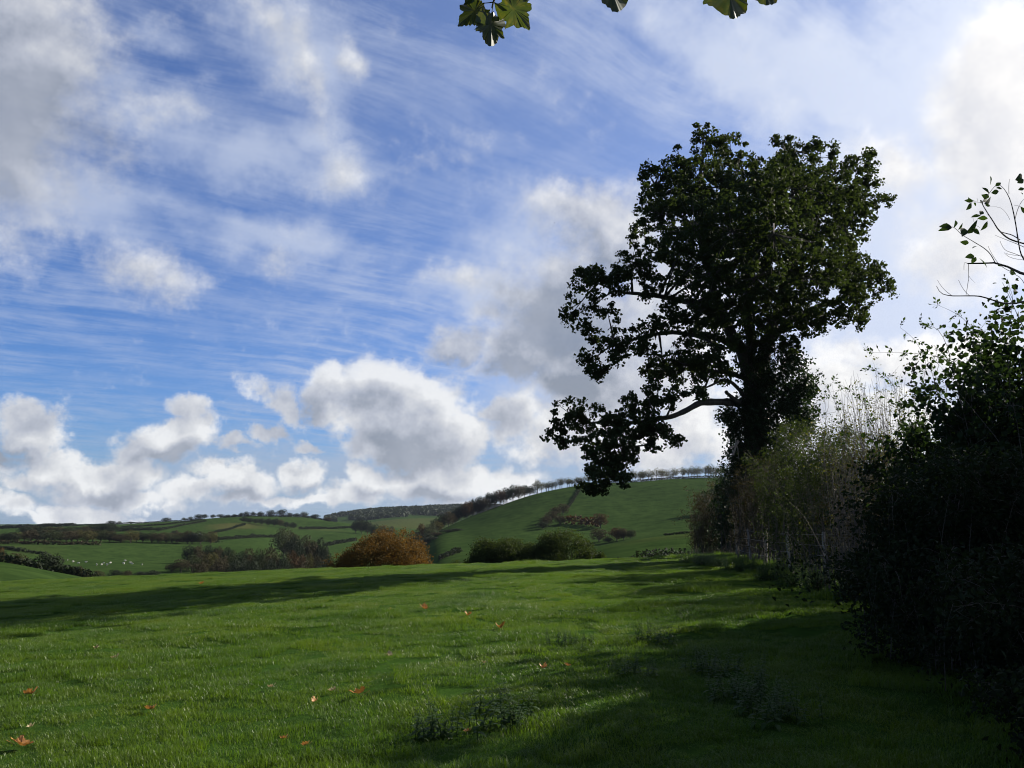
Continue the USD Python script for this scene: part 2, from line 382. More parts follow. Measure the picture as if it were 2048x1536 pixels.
# per picture column: (distance, height in metres) or (distance, picture row when above 500)
COLUMNS = {
 -900: [(60, -5), (100, -8), (130, -7), (150, 1122), (190, -12), (250, -20), (330, 1128), (450, 1088), (600, 1070), (900, 1056), (1000, 1055), (1400, -5), (2000, -5), (3500, -10)],
 -100: [(60, -5), (100, -8), (130, 1128), (150, 1117), (190, -12), (250, -20), (330, 1128), (450, 1087), (600, 1068), (900, 1058), (1000, 1058), (1400, -5), (2000, -5), (3500, -10)],
 0:    [(60, -5), (100, -8), (130, 1133), (150, 1122), (190, -12), (250, -20), (330, 1128), (450, 1087), (600, 1070), (900, 1058), (1000, 1057), (1400, -5), (2000, -5), (3500, -10)],
 110:  [(60, -5), (100, -8.5), (130, 1152), (150, 1141), (190, -13), (250, -19), (310, 1145), (380, 1115), (450, 1087), (500, 1081), (600, 1070), (900, 1055), (1000, 1054), (1400, -5), (2000, -5), (3500, -10)],
 200:  [(60, -5), (100, -8.5), (130, -10), (150, 1160), (190, -14), (250, -19), (300, 1152), (380, 1118), (450, 1087), (500, 1081), (600, 1071), (750, 1060), (900, 1052), (1000, 1050), (1400, -5), (2000, -5), (3500, -10)],
 350:  [(60, -5), (100, -9), (150, -13), (190, -16), (250, -19), (300, 1146), (380, 1123), (450, 1094), (500, 1082), (600, 1071), (750, 1056), (900, 1044), (1000, 1043), (1400, -5), (2000, -5), (3500, -10)],
 500:  [(60, -5), (100, -9), (150, -14), (190, -17), (250, -19), (300, -18), (400, 1108), (500, 1088), (600, 1073), (700, 1058), (800, 1046), (900, 1035), (1000, 1032), (1400, -2), (2000, -5), (3500, -10)],
 600:  [(60, -4.6), (100, -9), (150, -14), (190, -17), (250, -20), (300, -20), (400, 1120), (500, 1102), (600, 1085), (700, 1066), (800, 1053), (900, 1037), (1000, 1033), (1400, -2), (2000, -1), (3500, -10)],
 700:  [(60, -4.2), (100, -9), (150, -15), (190, -18), (250, -20), (300, -20), (400, 1125), (500, 1104), (600, 1086), (700, 1068), (800, 1062), (900, 1052), (1000, 1049), (1200, 1052), (1600, 1040), (2000, 1029), (3500, -10)],
 800:  [(60, -4.0), (100, -9), (150, -15), (190, -18), (250, -20), (300, -20), (400, 1128), (500, 1112), (600, 1100), (800, 1066), (1000, 1056), (1200, 1044), (1600, 1030), (2000, 1021), (2400, 30), (3500, 0)],
 880:  [(60, -3.8), (100, -8), (150, -13), (190, -14), (250, 1122), (330, 1092), (430, 1066), (470, 1060), (520, -4), (700, -8), (900, 1066), (1200, 1043), (1600, 1027), (2000, 1018), (2400, 30), (3500, 0)],
 940:  [(60, -3.6), (100, -8), (150, -13), (190, -13), (240, 1120), (330, 1088), (430, 1052), (480, 1036), (510, 1035), (600, 1), (900, -6), (1200, 1041), (1600, 1026), (2000, 1016), (2400, 30), (3500, 0)],
 1000: [(60, -3.4), (100, -7.5), (150, -12), (190, -12), (240, 1118), (330, 1080), (430, 1036), (490, 1014), (520, 1012), (650, 8), (900, 0), (1200, 1040), (1600, 1025), (2000, 1016), (2400, 30), (3500, 0)],
 1080: [(60, -3.2), (100, -7), (150, -11), (190, -12), (240, 1116), (330, 1074), (430, 1020), (500, 988), (530, 986), (650, 16), (900, 8), (2000, 25), (3500, 0)],
 1160: [(60, -2.8), (100, -5.5), (140, -6.5), (180, 1106), (220, -8), (260, 1110), (330, 1072), (430, 1010), (500, 974), (530, 971), (700, 22), (900, 16), (2000, 20), (3500, 0)],
 1280: [(60, -2.2), (100, -4), (140, 1102), (180, 1079), (215, -4.5), (260, 1086), (330, 1062), (430, 1004), (500, 966), (530, 963), (700, 24), (900, 18), (2000, 18), (3500, 0)],
 1380: [(60, -1.6), (100, -3.4), (140, 1094), (180, 1068), (215, -3.5), (260, 1076), (330, 1050), (430, 998), (500, 960), (530, 957), (700, 24), (900, 18), (2000, 18), (3500, 0)],
 1500: [(60, -1.0), (100, -2.8), (140, 1090), (180, 1064), (215, -3), (260, 1070), (330, 1044), (430, 994), (500, 957), (530, 954), (700, 24), (900, 18), (2000, 18), (3500, 0)],
 2100: [(60, 0.5), (100, -1), (180, 1060), (260, 1060), (330, 1044), (430, 1000), (500, 970), (530, 968), (700, 22), (900, 16), (2000, 18), (3500, 0)],
 3000: [(60, 1.5), (100, 1), (180, 1060), (260, 1060), (330, 1044), (430, 1010), (500, 990), (700, 20), (900, 16), (2000, 18), (3500, 0)],
}
S_KEYS = np.array(sorted(COLUMNS), float)
R_TAB = np.exp(np.linspace(math.log(50), math.log(far(3500)), 420))
def column_heights(px):
    rr, zz = [], []
    for r, v in COLUMNS[px]:
        R = far(r)
        if v > 500:
            d = pix_dir(px, v); z = EYE[2] + R * d[2] / math.hypot(d[0], d[1])
        else: z = v * (1.0 if r < 150 else 1.65)
        rr.append(math.log(R)); zz.append(z)
    lr = np.log(R_TAB)
    return PchipInterpolator(rr, zz, extrapolate=False)(np.clip(lr, rr[0], rr[-1]))
S_TAB = np.linspace(-900, 3000, 781)
Z_TAB = PchipInterpolator(S_KEYS, np.stack([column_heights(int(k)) for k in S_KEYS]), axis=0)(S_TAB)
Z_TAB = gaussian_filter(Z_TAB, (2.5, 1.5))
COSP = math.cos(PITCH)
def near_height(x, y):
    z = 0.032 * x - 0.00014 * np.minimum(x, 12) ** 2 - 0.00008 * y * y - 0.0016 * np.maximum(y - 31, 0) ** 2
    p = np.stack([x, y, 0 * x], -1)
    return z + (meshkit.fbm(p * 0.22, 3, 5) - 0.5) * 0.16 + (meshkit.fbm(p * 1.1, 3, 9) - 0.5) * 0.15
def height(x, y):
    x, y = np.asarray(x, float), np.asarray(y, float)
    r = np.hypot(x, y)
    az = np.arctan2(x, y)
    s = 1024 + FPX * np.tan(np.clip(az, -0.85, 0.85)) / COSP
    i = (np.clip(s, -900, 3000) + 900) / (S_TAB[1] - S_TAB[0])
    j = (np.log(np.clip(r, 50, R_TAB[-1])) - math.log(50)) / (math.log(R_TAB[1]) - math.log(R_TAB[0]))
    zf = map_coordinates(Z_TAB, np.stack([i.ravel(), j.ravel()]), order=1, mode='nearest').reshape(r.shape)
    # a small round knoll on the middle hill
    kx, ky = MOUND
    zf = zf + 9.0 * np.exp(-((x - kx) ** 2 + (y - ky) ** 2) / (2 * 34.0 ** 2))
    p = np.stack([x, y, 0 * x], -1)
    zf = zf + (meshkit.fbm(p * 0.012, 3, 21) - 0.5) * np.clip((r - 120) / 300, 0, 1) * 3.0
    zn = near_height(x, np.minimum(y, 75))
    w = np.clip((np.hypot(x, y) - 44) / 22, 0, 1); w = w * w * (3 - 2 * w)
    return zn * (1 - w) + zf * w
def spot(px, r, py=1046):
    """Ground point at this distance in the direction of a picture column."""
    d = pix_dir(px, py); h = math.hypot(d[0], d[1])
    x, y = d[0] / h * r, d[1] / h * r
    return np.array([x, y, float(height(x, y))])
MOUND = (0.0, -1e6)
MOUND = tuple(spot(680, far(840))[:2])
R_HIT = np.exp(np.linspace(math.log(3.0), math.log(6500), 2600))
def hit(px, py, rmin=3.0, rmax=6500.0):
    """Where the line of sight of a photograph pixel meets the ground."""
    d = pix_dir(px, py); h = math.hypot(d[0], d[1])
    R = R_HIT[(R_HIT >= rmin) & (R_HIT <= rmax)]
    x, y, z = d[0] / h * R, d[1] / h * R, EYE[2] + d[2] / h * R
    below = np.nonzero(z <= height(x, y))[0]
    k = below[0] if len(below) else int(np.argmin(z - height(x, y)))
    return np.array([x[k], y[k], float(height(x[k], y[k]))])

AZS = np.radians(np.unique(np.concatenate([np.arange(-180, -44, 4), np.arange(-44, 44, 0.22), np.arange(44, 181, 4)])))
def ring_mesh(radii):
    A, Rr = np.meshgrid(AZS, radii, indexing='ij')
    x, y = Rr * np.sin(A), Rr * np.cos(A)
    v = np.stack([x, y, height(x, y)], -1).reshape(-1, 3)
    n, k = A.shape
    i, j = np.meshgrid(np.arange(n - 1), np.arange(k - 1), indexing='ij')
    q = np.stack([i * k + j, (i + 1) * k + j, (i + 1) * k + j + 1, i * k + j + 1], -1).reshape(-1, 4)
    return v, np.vstack([q[:, [0, 2, 1]], q[:, [0, 3, 2]]])
FIELD_EDGE = 78.0
field_r = np.concatenate([[0.02], np.linspace(0.6, 30, 110), np.linspace(30.4, FIELD_EDGE, 110)])
hill_r = np.concatenate([np.exp(np.linspace(math.log(FIELD_EDGE), math.log(6200), 330)), [9000.0, 16000.0]])
tag(obj('field', ring_mesh(field_r), M['turf'], smooth=True), kind='structure')
hv, hf = ring_mesh(hill_r)
hills = obj('hills', (hv, hf), M['pasture'], smooth=True)
tag(hills, kind='structure')
# paler stubble and hay in some of the far fields
def tone_of(v):
    t = np.zeros(len(v))
    for px, r0, r1, dpx, amt in ((470, 1130, 1330, 70, .75), (800, 1650, 2300, 120, .45), (640, 1230, 1330, 70, .3), (60, 560, 700, 90, .15), (1330, 205, 250, 130, .55)):
        s = 1024 + FPX * np.tan(np.clip(np.arctan2(v[:, 0], v[:, 1]), -.85, .85)) / COSP
        r = np.hypot(v[:, 0], v[:, 1])
        k = np.clip(1.5 - np.abs(s - px) / dpx * 1.5, 0, 1) * np.clip((r - r0) / 40, 0, 1) * np.clip((r1 - r) / 40, 0, 1)
        t = np.maximum(t, k * amt)
    return t
pv = UsdGeom.PrimvarsAPI(hills).CreatePrimvar('tone', T.FloatArray, 'vertex')
pv.Set(Vt.FloatArray.FromNumpy(tone_of(hv).astype(np.float32)))

# ================================================================= the great oak by the hedge
OAK_Y = 36.5
def build_oak():
    g = rng_of(77)
    base = hit(1505, 1112, 30, 40)
    yc = OAK_Y
    t = thing('oak_tree', 'tall dark spreading oak tree standing in the hedge at the field edge', 'tree', base)
    def P(px, py, off=0.0): return at_depth(px, py, yc + off) - base
    def bough(pts, r0, r1, sides=8, wob=.10, seed=1):
        q = [P(*p) for p in pts]
        n = len(q)
        return path_tube(q, np.linspace(r0, r1, n), sides, wob, seed)
    spec = [  # name, points (px, py, depth offset), radii
     ('trunk', [(1508, 1118, 0), (1506, 1040, 0), (1509, 940, 0), (1511, 850, 0), (1508, 770, 0)], .62, .44),
     ('limb', [(1506, 800, 0), (1490, 720, -.3), (1448, 640, -.8), (1422, 560, -1.0), (1402, 460, -1.0), (1400, 370, -.8), (1412, 290, -.5)], .34, .05),
     ('limb', [(1514, 790, .2), (1533, 690, .5), (1562, 600, .9), (1592, 500, 1.2), (1625, 420, 1.4), (1655, 345, 1.5)], .32, .05),
     ('limb', [(1509, 780, 0), (1500, 660, .6), (1492, 540, 1.0), (1498, 430, .9), (1480, 320, .6)], .30, .05),
     ('limb', [(1536, 690, .6), (1580, 640, 1.6), (1640, 612, 2.2), (1700, 590, 2.2), (1755, 560, 2.0)], .20, .04),
     ('limb', [(1448, 645, -.8), (1395, 610, -1.6), (1318, 592, -2.0), (1245, 586, -1.8), (1185, 560, -1.6)], .17, .03),
     ('limb', [(1475, 700, -.4), (1405, 668, -1.2), (1320, 666, -1.6), (1250, 684, -1.6), (1195, 712, -1.4)], .15, .03),
     ('limb', [(1498, 806, 0), (1440, 803, -.8), (1405, 806, -1.2), (1368, 822, -1.5), (1325, 836, -1.7), (1262, 846, -1.6), (1180, 846, -1.2), (1120, 850, -1.0)], .19, .03),
     ('limb', [(1290, 842, -1.7), (1262, 880, -1.8), (1238, 925, -1.9), (1216, 965, -1.9), (1192, 985, -1.9)], .07, .02),
     ('limb', [(1500, 760, -.2), (1440, 745, 1.2), (1380, 735, 1.8), (1330, 750, 2.0)], .13, .03),
     ('limb', [(1490, 812, -.2), (1452, 762, -1.0), (1418, 770, -1.3), (1385, 802, -1.4)], .09, .02),
     ('limb', [(1600, 500, 1.2), (1670, 460, 2.6), (1715, 420, 3.2), (1735, 380, 3.2)], .12, .03),
     ('limb', [(1592, 500, 1.2), (1590, 420, .8), (1584, 350, .5), (1588, 302, .4)], .10, .02),
     ('limb', [(1402, 470, -1.0), (1350, 420, -2.0), (1310, 370, -2.4)], .11, .03),
     ('limb', [(1420, 560, -1.0), (1350, 520, 1.0), (1295, 480, 1.6)], .11, .03),
     ('limb', [(1495, 560, .8), (1520, 480, -2.2), (1550, 420, -3.4), (1580, 330, -3.6)], .14, .03),
    ]
    pts = []
    for k, (name, pp, r0, r1) in enumerate(spec):
        tub, q, r = bough(pp, r0, r1, 10 if k == 0 else 7, .10 if k else .03, 30 + k)
        obj(name, tub, M['oak_bark'], t, smooth=True)
        pts.append(q)
    # a snapped limb by the trunk and one hanging in the ivy
    tub, _, _ = bough([(1480, 806, -.6), (1466, 795, -.9), (1452, 783, -1.1)], .10, .075, 7, .02, 91)
    tag(obj('broken_limb', tub, M['oak_bark'], t, smooth=True), 'short snapped limb stub above the long low bough')
    tub, _, _ = bough([(1475, 880, -1.2), (1470, 898, -1.25), (1466, 910, -1.3)], .035, .05, 6, .01, 92)
    t2, _, _ = bough([(1478, 882, -1.2), (1463, 894, -1.25), (1459, 893, -1.3)], .04, .03, 6, .01, 93)
    t3, _, _ = bough([(1470, 882, -1.2), (1476, 900, -1.2), (1477, 918, -1.2)], .02, .012, 5, .01, 94)
    tag(obj('broken_limb', join([tub, t2, t3]), M['post_wood'], t), 'pale splintered limb hanging beside the ivied trunk')
    spine = np.vstack(pts[1:])
    B = [  # clumps of leaf: px, py, radius, depth spread
     (1420,285,40,1),(1408,268,20,1),(1372,330,40,1),(1462,302,42,1),(1497,322,26,1),(1590,300,36,1),(1565,286,18,1),(1632,290,14,1),(1668,302,14,1),(1640,314,40,1),(1700,332,40,1),(1735,334,28,1),(1742,314,14,1),(1572,340,40,2),(1530,372,44,2),
     (1318,350,34,1),(1296,348,18,1),(1300,384,26,1),(1345,378,48,2),(1402,372,62,3),(1470,366,56,3),(1540,392,60,3),(1600,380,66,3),(1660,392,66,3),(1712,396,48,2),(1738,372,28,1),
     (1322,430,44,2),(1388,456,68,3),(1464,462,74,3),(1548,468,76,3),(1628,470,72,3),(1690,462,48,3),(1728,430,34,1),(1758,402,24,1),
     (1286,470,34,1),(1300,505,34,1),(1352,520,52,2),(1430,546,62,3),(1510,556,70,3),(1592,556,74,3),(1668,540,58,3),(1722,548,42,2),(1756,532,30,1),(1764,578,28,1),(1712,604,44,2),(1722,642,22,1),(1690,628,26,1),
     (1176,540,28,1),(1162,578,34,1),(1148,622,24,1),(1205,560,32,1),(1232,556,32,1),(1262,528,36,1),(1288,546,32,1),(1168,652,18,1),(1190,610,22,1),(1215,625,18,1),(1296,590,14,1),(1312,566,18,1),
     (1188,680,24,1),(1226,672,30,1),(1178,718,22,1),(1184,746,16,1),(1256,690,32,1),(1290,664,26,1),(1312,650,20,1),(1228,712,20,1),(1300,700,20,1),(1298,736,22,1),(1204,740,16,1),
     (1352,640,38,1),(1342,606,26,1),(1402,624,48,2),(1466,630,50,2),(1536,640,54,2),(1600,636,46,2),(1646,632,38,2),(1575,690,34,1),(1500,695,40,1),(1430,690,42,2),(1380,680,32,1),
     (1328,742,40,2),(1372,728,44,2),(1424,744,40,2),(1316,786,32,1),(1352,796,26,1),(1300,812,26,1),(1402,780,20,1),
     (1108,856,24,1),(1136,824,26,1),(1128,880,20,1),(1174,836,34,1),(1226,832,36,1),(1270,812,34,1),(1300,838,30,1),(1240,876,34,1),(1200,884,30,1),(1160,874,26,1),(1278,870,26,1),(1322,864,20,1),(1348,884,13,1),(1178,905,14,1),(1305,890,14,1),
     (1232,930,27,1),(1202,952,25,1),(1190,984,18,1),(1172,972,13,1),(1252,956,18,1),(1262,915,20,1),(1215,862,28,1),(1255,850,24,1),(1150,850,26,1),(1292,868,22,1),(1226,950,24,1),(1190,938,18,1),(1242,900,22,1),(1206,925,16,1),(1212,905,22,1),
    ]
    C, N = [], []
    twigs = []
    for i, (px, py, r, dep) in enumerate(B):
        rm = r * yc / FPX
        near = spine[np.argmin([np.linalg.norm((P(px, py) - s)[[0, 2]]) for s in spine])]
        off0 = near[1]
        dep = min(dep, 3 if py < 600 else 2)
        for d in range(dep):
            off = off0 + ((d - (dep - 1) / 2) * 3.6 if dep > 1 else 0) + g.normal() * .5
            c = P(px, py, off)
            k = int(13 * (r / 40) ** 2) + 5
            # sub-sprays of leaves around the clump
            u = unit(g.normal(size=(k, 3))) * (g.random((k, 1)) ** .42) * rm * np.array([1, 1.15, 1])
            sub = c + u
            for s in sub:
                m = int(28 + 18 * g.random())
                rad = .15 + .17 * g.random()
                C.append(s + unit(g.normal(size=(m, 3))) * g.random((m, 1)) ** .5 * rad * np.array([1.1, 1.1, .8]))
                N.append(np.repeat(unit(u[:1] * 0 + (s - c) + [0, 0, .3 * rm])[0][None], m, 0))
            a = spine[np.argmin(np.linalg.norm(spine - c, axis=1))]
            w = np.linspace(0, 1, 5)[:, None]
            bend = np.array([0, 0, .04 * np.linalg.norm(c - a)])
            twigs.append(((a + (c - a) * w + bend * (w * (1 - w)) * 2), np.linspace(.045 + .02 * rm, .014, 5)))
            for s in sub[::2]:
                twigs.append((c + (s - c) * w + g.normal(size=(5, 3)) * .03 * w, np.linspace(.016, .006, 5)))
    obj('branches', tubes(np.stack([a for a, _ in twigs]), np.stack([b for _, b in twigs]), 4), M['oak_bark'], t, kind='stuff')
    C, N = np.vstack(C), np.vstack(N)
    obj('crown', leaves(C, .122, g, N * .5, spread=.8, aspect=.8, shape=6, vary=.45), M['oak_leaf'], t, kind='stuff')
    # ivy sheathing the trunk
    I = [(1585,715,36),(1592,760,42),(1600,800,38),(1575,835,50),(1535,790,46),(1480,832,30),(1458,838,20),(1545,872,48),(1600,850,36),(1498,872,38),(1470,858,16),(1548,745,44),(1500,930,44),(1545,930,40),(1475,945,32),(1470,985,36),(1520,985,46),(1500,1040,50),(1450,830,14),(1565,800,46),(1510,840,40),(1618,830,24),(1612,780,22),(1508,700,30),(1512,745,34),(1505,790,36),(1515,835,38),(1505,885,40),(1512,930,38),(1508,980,40),(1540,1000,36),(1478,900,26)]
    C = []
    for px, py, r in I:
        rm = r * yc / FPX
        for s in range(int(22 * (r / 40) ** 2) + 5):
            u = unit(g.normal(size=3)) * g.random() ** .4 * rm * np.array([1, .8, 1])
            m = 40
            C.append(P(px, py, g.normal() * .25 - .35) + u + g.normal(size=(m, 3)) * .16)
    C = np.vstack(C)
    obj('ivy', leaves(C, .12, g, spread=1., aspect=.85), M['ivy_leaf'], t, kind='stuff')
build_oak()

# ================================================================= shrubs of the hedge
def shrub(name, label, cat, base, half, height, n_stem, leaf, size, n_leaf, seed, stem_r=.010, spread=.8, twig_n=6, leaf_bias=.5, droop=.25, shape=4, bark='stem_bark', clump=.16, group=None, aspect=.6, lean=(0, 0), low=.10):
    """A many-stemmed bush: stems fan out of the ground, twigs off the stems, leaves gathered on the twigs."""
    g = rng_of(seed)
    t = thing(name, label, cat, base, group=group)
    K = 8
    w = np.linspace(0, 1, K)
    foot = (g.random((n_stem, 2)) - .5) * 2 * np.array(half)[:2] * .75
    tip = foot + g.normal(size=(n_stem, 2)) * np.array(half)[:2] * .35 * spread + np.array(lean) * height
    H = height * (.55 + .47 * g.random(n_stem)) * (1 - .35 * np.clip(np.abs(tip[:, 0]) / (half[0] * 1.4), 0, 1) ** 2)
    S = np.zeros((n_stem, K, 3))
    S[:, :, :2] = foot[:, None] + (tip - foot)[:, None] * (w ** 1.4)[None, :, None]
    S[:, :, 2] = H[:, None] * (w * (1 + droop) - droop * w ** 3)[None]
    S += np.cumsum(g.normal(size=S.shape) * .028 * height / 4, 1) * w[None, :, None]
    R = stem_r * (1.25 - w)[None] * (.6 + .8 * g.random((n_stem, 1)))
    # twigs
    nt = n_stem * twig_n
    si = np.repeat(np.arange(n_stem), twig_n); f = low + (.98 - low) * g.random(nt)
    k0 = np.clip((f * (K - 1)).astype(int), 0, K - 2)
    p0 = S[si, k0] + (S[si, k0 + 1] - S[si, k0]) * (f * (K - 1) - k0)[:, None]
    dirn = unit(unit(S[si, k0 + 1] - S[si, k0]) * .55 + g.normal(size=(nt, 3)) * .75)
    L = (.22 + .55 * g.random(nt)) * min(height, 3.5) * .28
    q = np.linspace(0, 1, 5)
    TW = p0[:, None] + dirn[:, None] * (L[:, None] * q)[:, :, None] + np.cumsum(g.normal(size=(nt, 5, 3)) * .02, 1)
    TW[:, :, 2] -= (q ** 2)[None] * L[:, None] * droop * .8
    TR = np.broadcast_to(stem_r * .42 * (1.15 - q), (nt, 5))
    obj('stems', join([tubes(S, R, 4), tubes(TW, TR, 3)]), M[bark], t, kind='stuff')
    # leaves
    if n_leaf:
        ti = g.integers(0, nt, max(1, n_leaf // 5)); ti = np.repeat(ti, 5)[:n_leaf]
        u = g.random(len(ti)) ** leaf_bias * 4
        kk = np.clip(u.astype(int), 0, 3)
        c = TW[ti, kk] + (TW[ti, kk + 1] - TW[ti, kk]) * (u - kk)[:, None] + g.normal(size=(len(ti), 3)) * clump * .5
        obj('leaves', leaves(c, size, g, np.array([0, 0, .5]), aspect=aspect, shape=shape), M[leaf], t, kind='stuff')
    return t, S, TW

def ground_at(x, y): return np.array([x, y, float(height(x, y))])
def hedge_base(px, depth): 
    x = (px - 1024) / FPX * COSP * depth
    return ground_at(x, depth)

HEDGE = 'hedgerow shrubs along the wire fence'
shrub('hedge_bush', 'bushy far end of the hedge with pale twig tips above brown leaves', 'bush', hedge_base(1432, 45), (1.5, 1.6), 4.0, 120, 'hedge_brown', .075, 15000, 201, .012, twig_n=9, group=HEDGE)
shrub('hedge_bush', 'dark leafy bush at the foot of the oak trunk', 'bush', hedge_base(1478, 40.5), (1.2, 1.4), 4.7, 90, 'ivy_leaf', .10, 15000, 202, .012, twig_n=9, group=HEDGE)
shrub('rose_thicket', 'reddish brown tangle of briars right of the oak foot', 'bush', hedge_base(1545, 32.5), (1.6, 1.8), 4.1, 190, 'hedge_brown', .065, 17000, 203, .010, twig_n=9, bark='twig_bark', group=HEDGE, droop=.45)
shrub('hawthorn', 'olive green hawthorn with fine twigs behind the wire fence', 'bush', hedge_base(1618, 27.5), (1.7, 1.9), 4.7, 170, 'hedge_green', .07, 28000, 204, .010, twig_n=9, bark='twig_bark', group=HEDGE, droop=.35)
shrub('hawthorn', 'second thinner hawthorn with scattered yellowing leaves', 'bush', hedge_base(1690, 23.0), (1.6, 1.8), 4.2, 160, 'hedge_green', .065, 24000, 205, .009, twig_n=9, bark='twig_bark', group=HEDGE, droop=.35)
shrub('blackthorn', 'tall sheaf of almost bare grey stems against the sky', 'bush', hedge_base(1768, 19.0), (1.35, 1.3), 4.9, 260, 'hedge_yellow', .055, 4200, 206, .0085, spread=.7, twig_n=4, bark='twig_bark', group=HEDGE, droop=.15)
shrub('blackthorn', 'low brown blackthorn scrub below the bare grey stems', 'bush', hedge_base(1765, 16.6), (1.3, 1.2), 2.9, 150, 'hedge_brown', .05, 7000, 207, .008, twig_n=9, bark='twig_bark', group=HEDGE, droop=.4)
shrub('hazel', 'dark hazel bush with large round leaves at the right edge', 'bush', hedge_base(2110, 12.6), (1.65, 1.6), 4.75, 120, 'hazel_leaf', .088, 30000, 208, .010, twig_n=13, low=.03, group=HEDGE, shape=6, aspect=.9, clump=.2, droop=.2)
shrub('hazel', 'lower hazel growth with yellow green leaves at its left side', 'bush', hedge_base(1915, 14.2), (.8, 1.0), 3.3, 80, 'hazel_leaf', .085, 15000, 209, .008, twig_n=12, low=.03, group=HEDGE, shape=6, aspect=.9, clump=.2)
shrub('bramble', 'dark bramble bank sprawling below the hazel', 'bush', hedge_base(1960, 9.6), (1.5, 1.2), 2.2, 90, 'bramble_leaf', .062, 36000, 210, .0045, twig_n=16, spread=1.1, low=.02, droop=.8, group=HEDGE)
shrub('bramble', 'low bramble mound spilling into the grass by the fence', 'bush', hedge_base(1850, 13.0), (1.1, 1.1), 1.15, 80, 'bramble_leaf', .060, 24000, 211, .004, twig_n=14, spread=1.0, low=.02, droop=.8, group=HEDGE)
shrub('bramble', 'bramble heap in deep shade at the bottom right corner', 'bush', ground_at(5.0, 7.2), (1.5, 1.2), 1.25, 80, 'bramble_leaf', .060, 24000, 212, .004, twig_n=14, spread=1.0, low=.02, droop=.8, group=HEDGE)

shrub('bramble', 'trailing brambles nearest the camera in the bottom right corner', 'bush', ground_at(4.3, 5.5), (1.0, .8), .75, 60, 'bramble_leaf', .055, 18000, 213, .004, twig_n=14, spread=1.0, low=.02, droop=.8, group=HEDGE)
shrub('bramble', 'dark briar bank between the hazel and the wire fence', 'bush', hedge_base(1915, 11.2), (1.0, 1.0), 1.05, 70, 'bramble_leaf', .058, 20000, 214, .004, twig_n=14, spread=1.0, low=.02, droop=.8, group=HEDGE)
# out-of-frame run of the same hedge, towards and past the photographer
for k, (x, y, h, s) in enumerate(((9.6, 10.4, 6.7, 301), (7.8, 6.4, 4.4, 302), (7.6, 1.2, 2.5, 303), (7.6, -2.4, 2.5, 304), (11.6, 12.2, 7.0, 305), (11.2, 14.2, 3.3, 306))):
    shrub('hedge_bush', ('dense green hedge bush beyond the hazel, first outside the picture', 'dense green hedge bush nearest the photographer', 'dense green hedge bush level with the photographer', 'dense green hedge bush behind the photographer', 'tall hedge bush behind the hazel', 'hedge bush behind the bare grey stems')[k],
          'bush', ground_at(x, y), (1.6, 1.9), h, int(70 + 20 * max(0, h - 4)), 'hedge_green', .11, int(9000 + 6000 * max(0, h - 4)), s, .012, twig_n=8, group=HEDGE)

# dog rose sprays arching out of the top of the hedge
def spray_thing(name, label, cat, base, arcs, leaf, size, per, seed, r=.006, leaflets=5):
    """arcs: lists of (px, py, depth). Compound leaves set along each arching shoot."""
    g = rng_of(seed)
    t = thing(name, label, cat, base)
    tub, C, V = [], [], []
    for a in arcs:
        q = [at_depth(*p) - base for p in a]
        tb, c, _ = path_tube(q, np.linspace(r, r * .35, len(q)), 5, .012, seed)
        tub.append(tb)
        n = int(per * len(c) / 10)
        for k in range(n):
            i = int(len(c) * (.25 + .75 * (k + g.random()) / n)); i = min(i, len(c) - 1)
            d = unit(g.normal(size=3) * [1, .6, .7] + [-.3, -.2, .15])
            L = size * 2.2
            stalk = c[i] + d * np.linspace(0, 1, 4)[:, None] * L
            tub.append(tubes(stalk[None], np.array([[.0022, .002, .0016, .001]]), 3))
            side = unit(np.cross(d, g.normal(size=3)))
            for m in range(leaflets):
                sgn = 0 if m == leaflets - 1 else (-1 if m % 2 else 1)
                pos = stalk[0] + d * L * (.4 + .3 * (m // 2)) if sgn else stalk[-1] + d * size * .3
                C.append(pos + side * sgn * size * .45); V.append(unit(side * sgn + d * .7))
    obj('shoots', join(tub), M['stem_bark'], t, kind='stuff')
    C, V = np.array(C), np.array(V)
    bb = unit(np.cross(V, g.normal(size=V.shape)))
    nn = np.cross(V, bb)
    s = size * (.7 + .6 * g.random((len(C), 1)))
    v = np.stack([C - V * s * .5, C + bb * s * .26 + nn * s * .1, C + V * s * .12 + bb * s * .24 + nn * s * .08, C + V * s * .55, C + V * s * .12 - bb * s * .24 + nn * s * .08, C - bb * s * .26 + nn * s * .1], 1)
    f = np.array([[0, 1, 5], [1, 2, 4], [1, 4, 5], [2, 3, 4]])
    obj('leaflets', (v.reshape(-1, 3), (f[None] + (np.arange(len(C)) * 6)[:, None, None]).reshape(-1, 3)), M[leaf], t, kind='stuff')
    return t
spray_thing('dog_rose', 'arching dog rose shoots with small leaflets above the bare stems', 'rose', hedge_base(1800, 16.5), [
  [(1800, 1000, 16.5), (1830, 850, 16.2), (1850, 740, 15.8), (1835, 690, 15.5), (1800, 655, 15.3)],
  [(1820, 980, 16.5), (1860, 800, 16), (1900, 730, 15.5), (1850, 708, 15.2), (1780, 705, 15), (1735, 706, 14.8)],
  [(1790, 960, 16.4), (1800, 820, 16), (1780, 760, 15.6), (1740, 738, 15.4)],
  [(1830, 900, 16.3), (1870, 760, 16), (1880, 715, 15.8), (1868, 690, 15.6)],
  [(1760, 950, 16.6), (1740, 830, 16.3), (1700, 780, 16.2), (1665, 765, 16)],
  [(1720, 980, 18.6), (1690, 870, 18.4), (1668, 800, 18.2), (1652, 775, 18)],
  [(1900, 900, 14.3), (1960, 700, 14), (1930, 640, 13.6), (1880, 612, 13.4)],
  [(1850, 900, 14.5), (1900, 720, 14.2), (1870, 655, 13.9), (1840, 650, 13.6)],
], 'elder_leaf', .07, 9, 401)

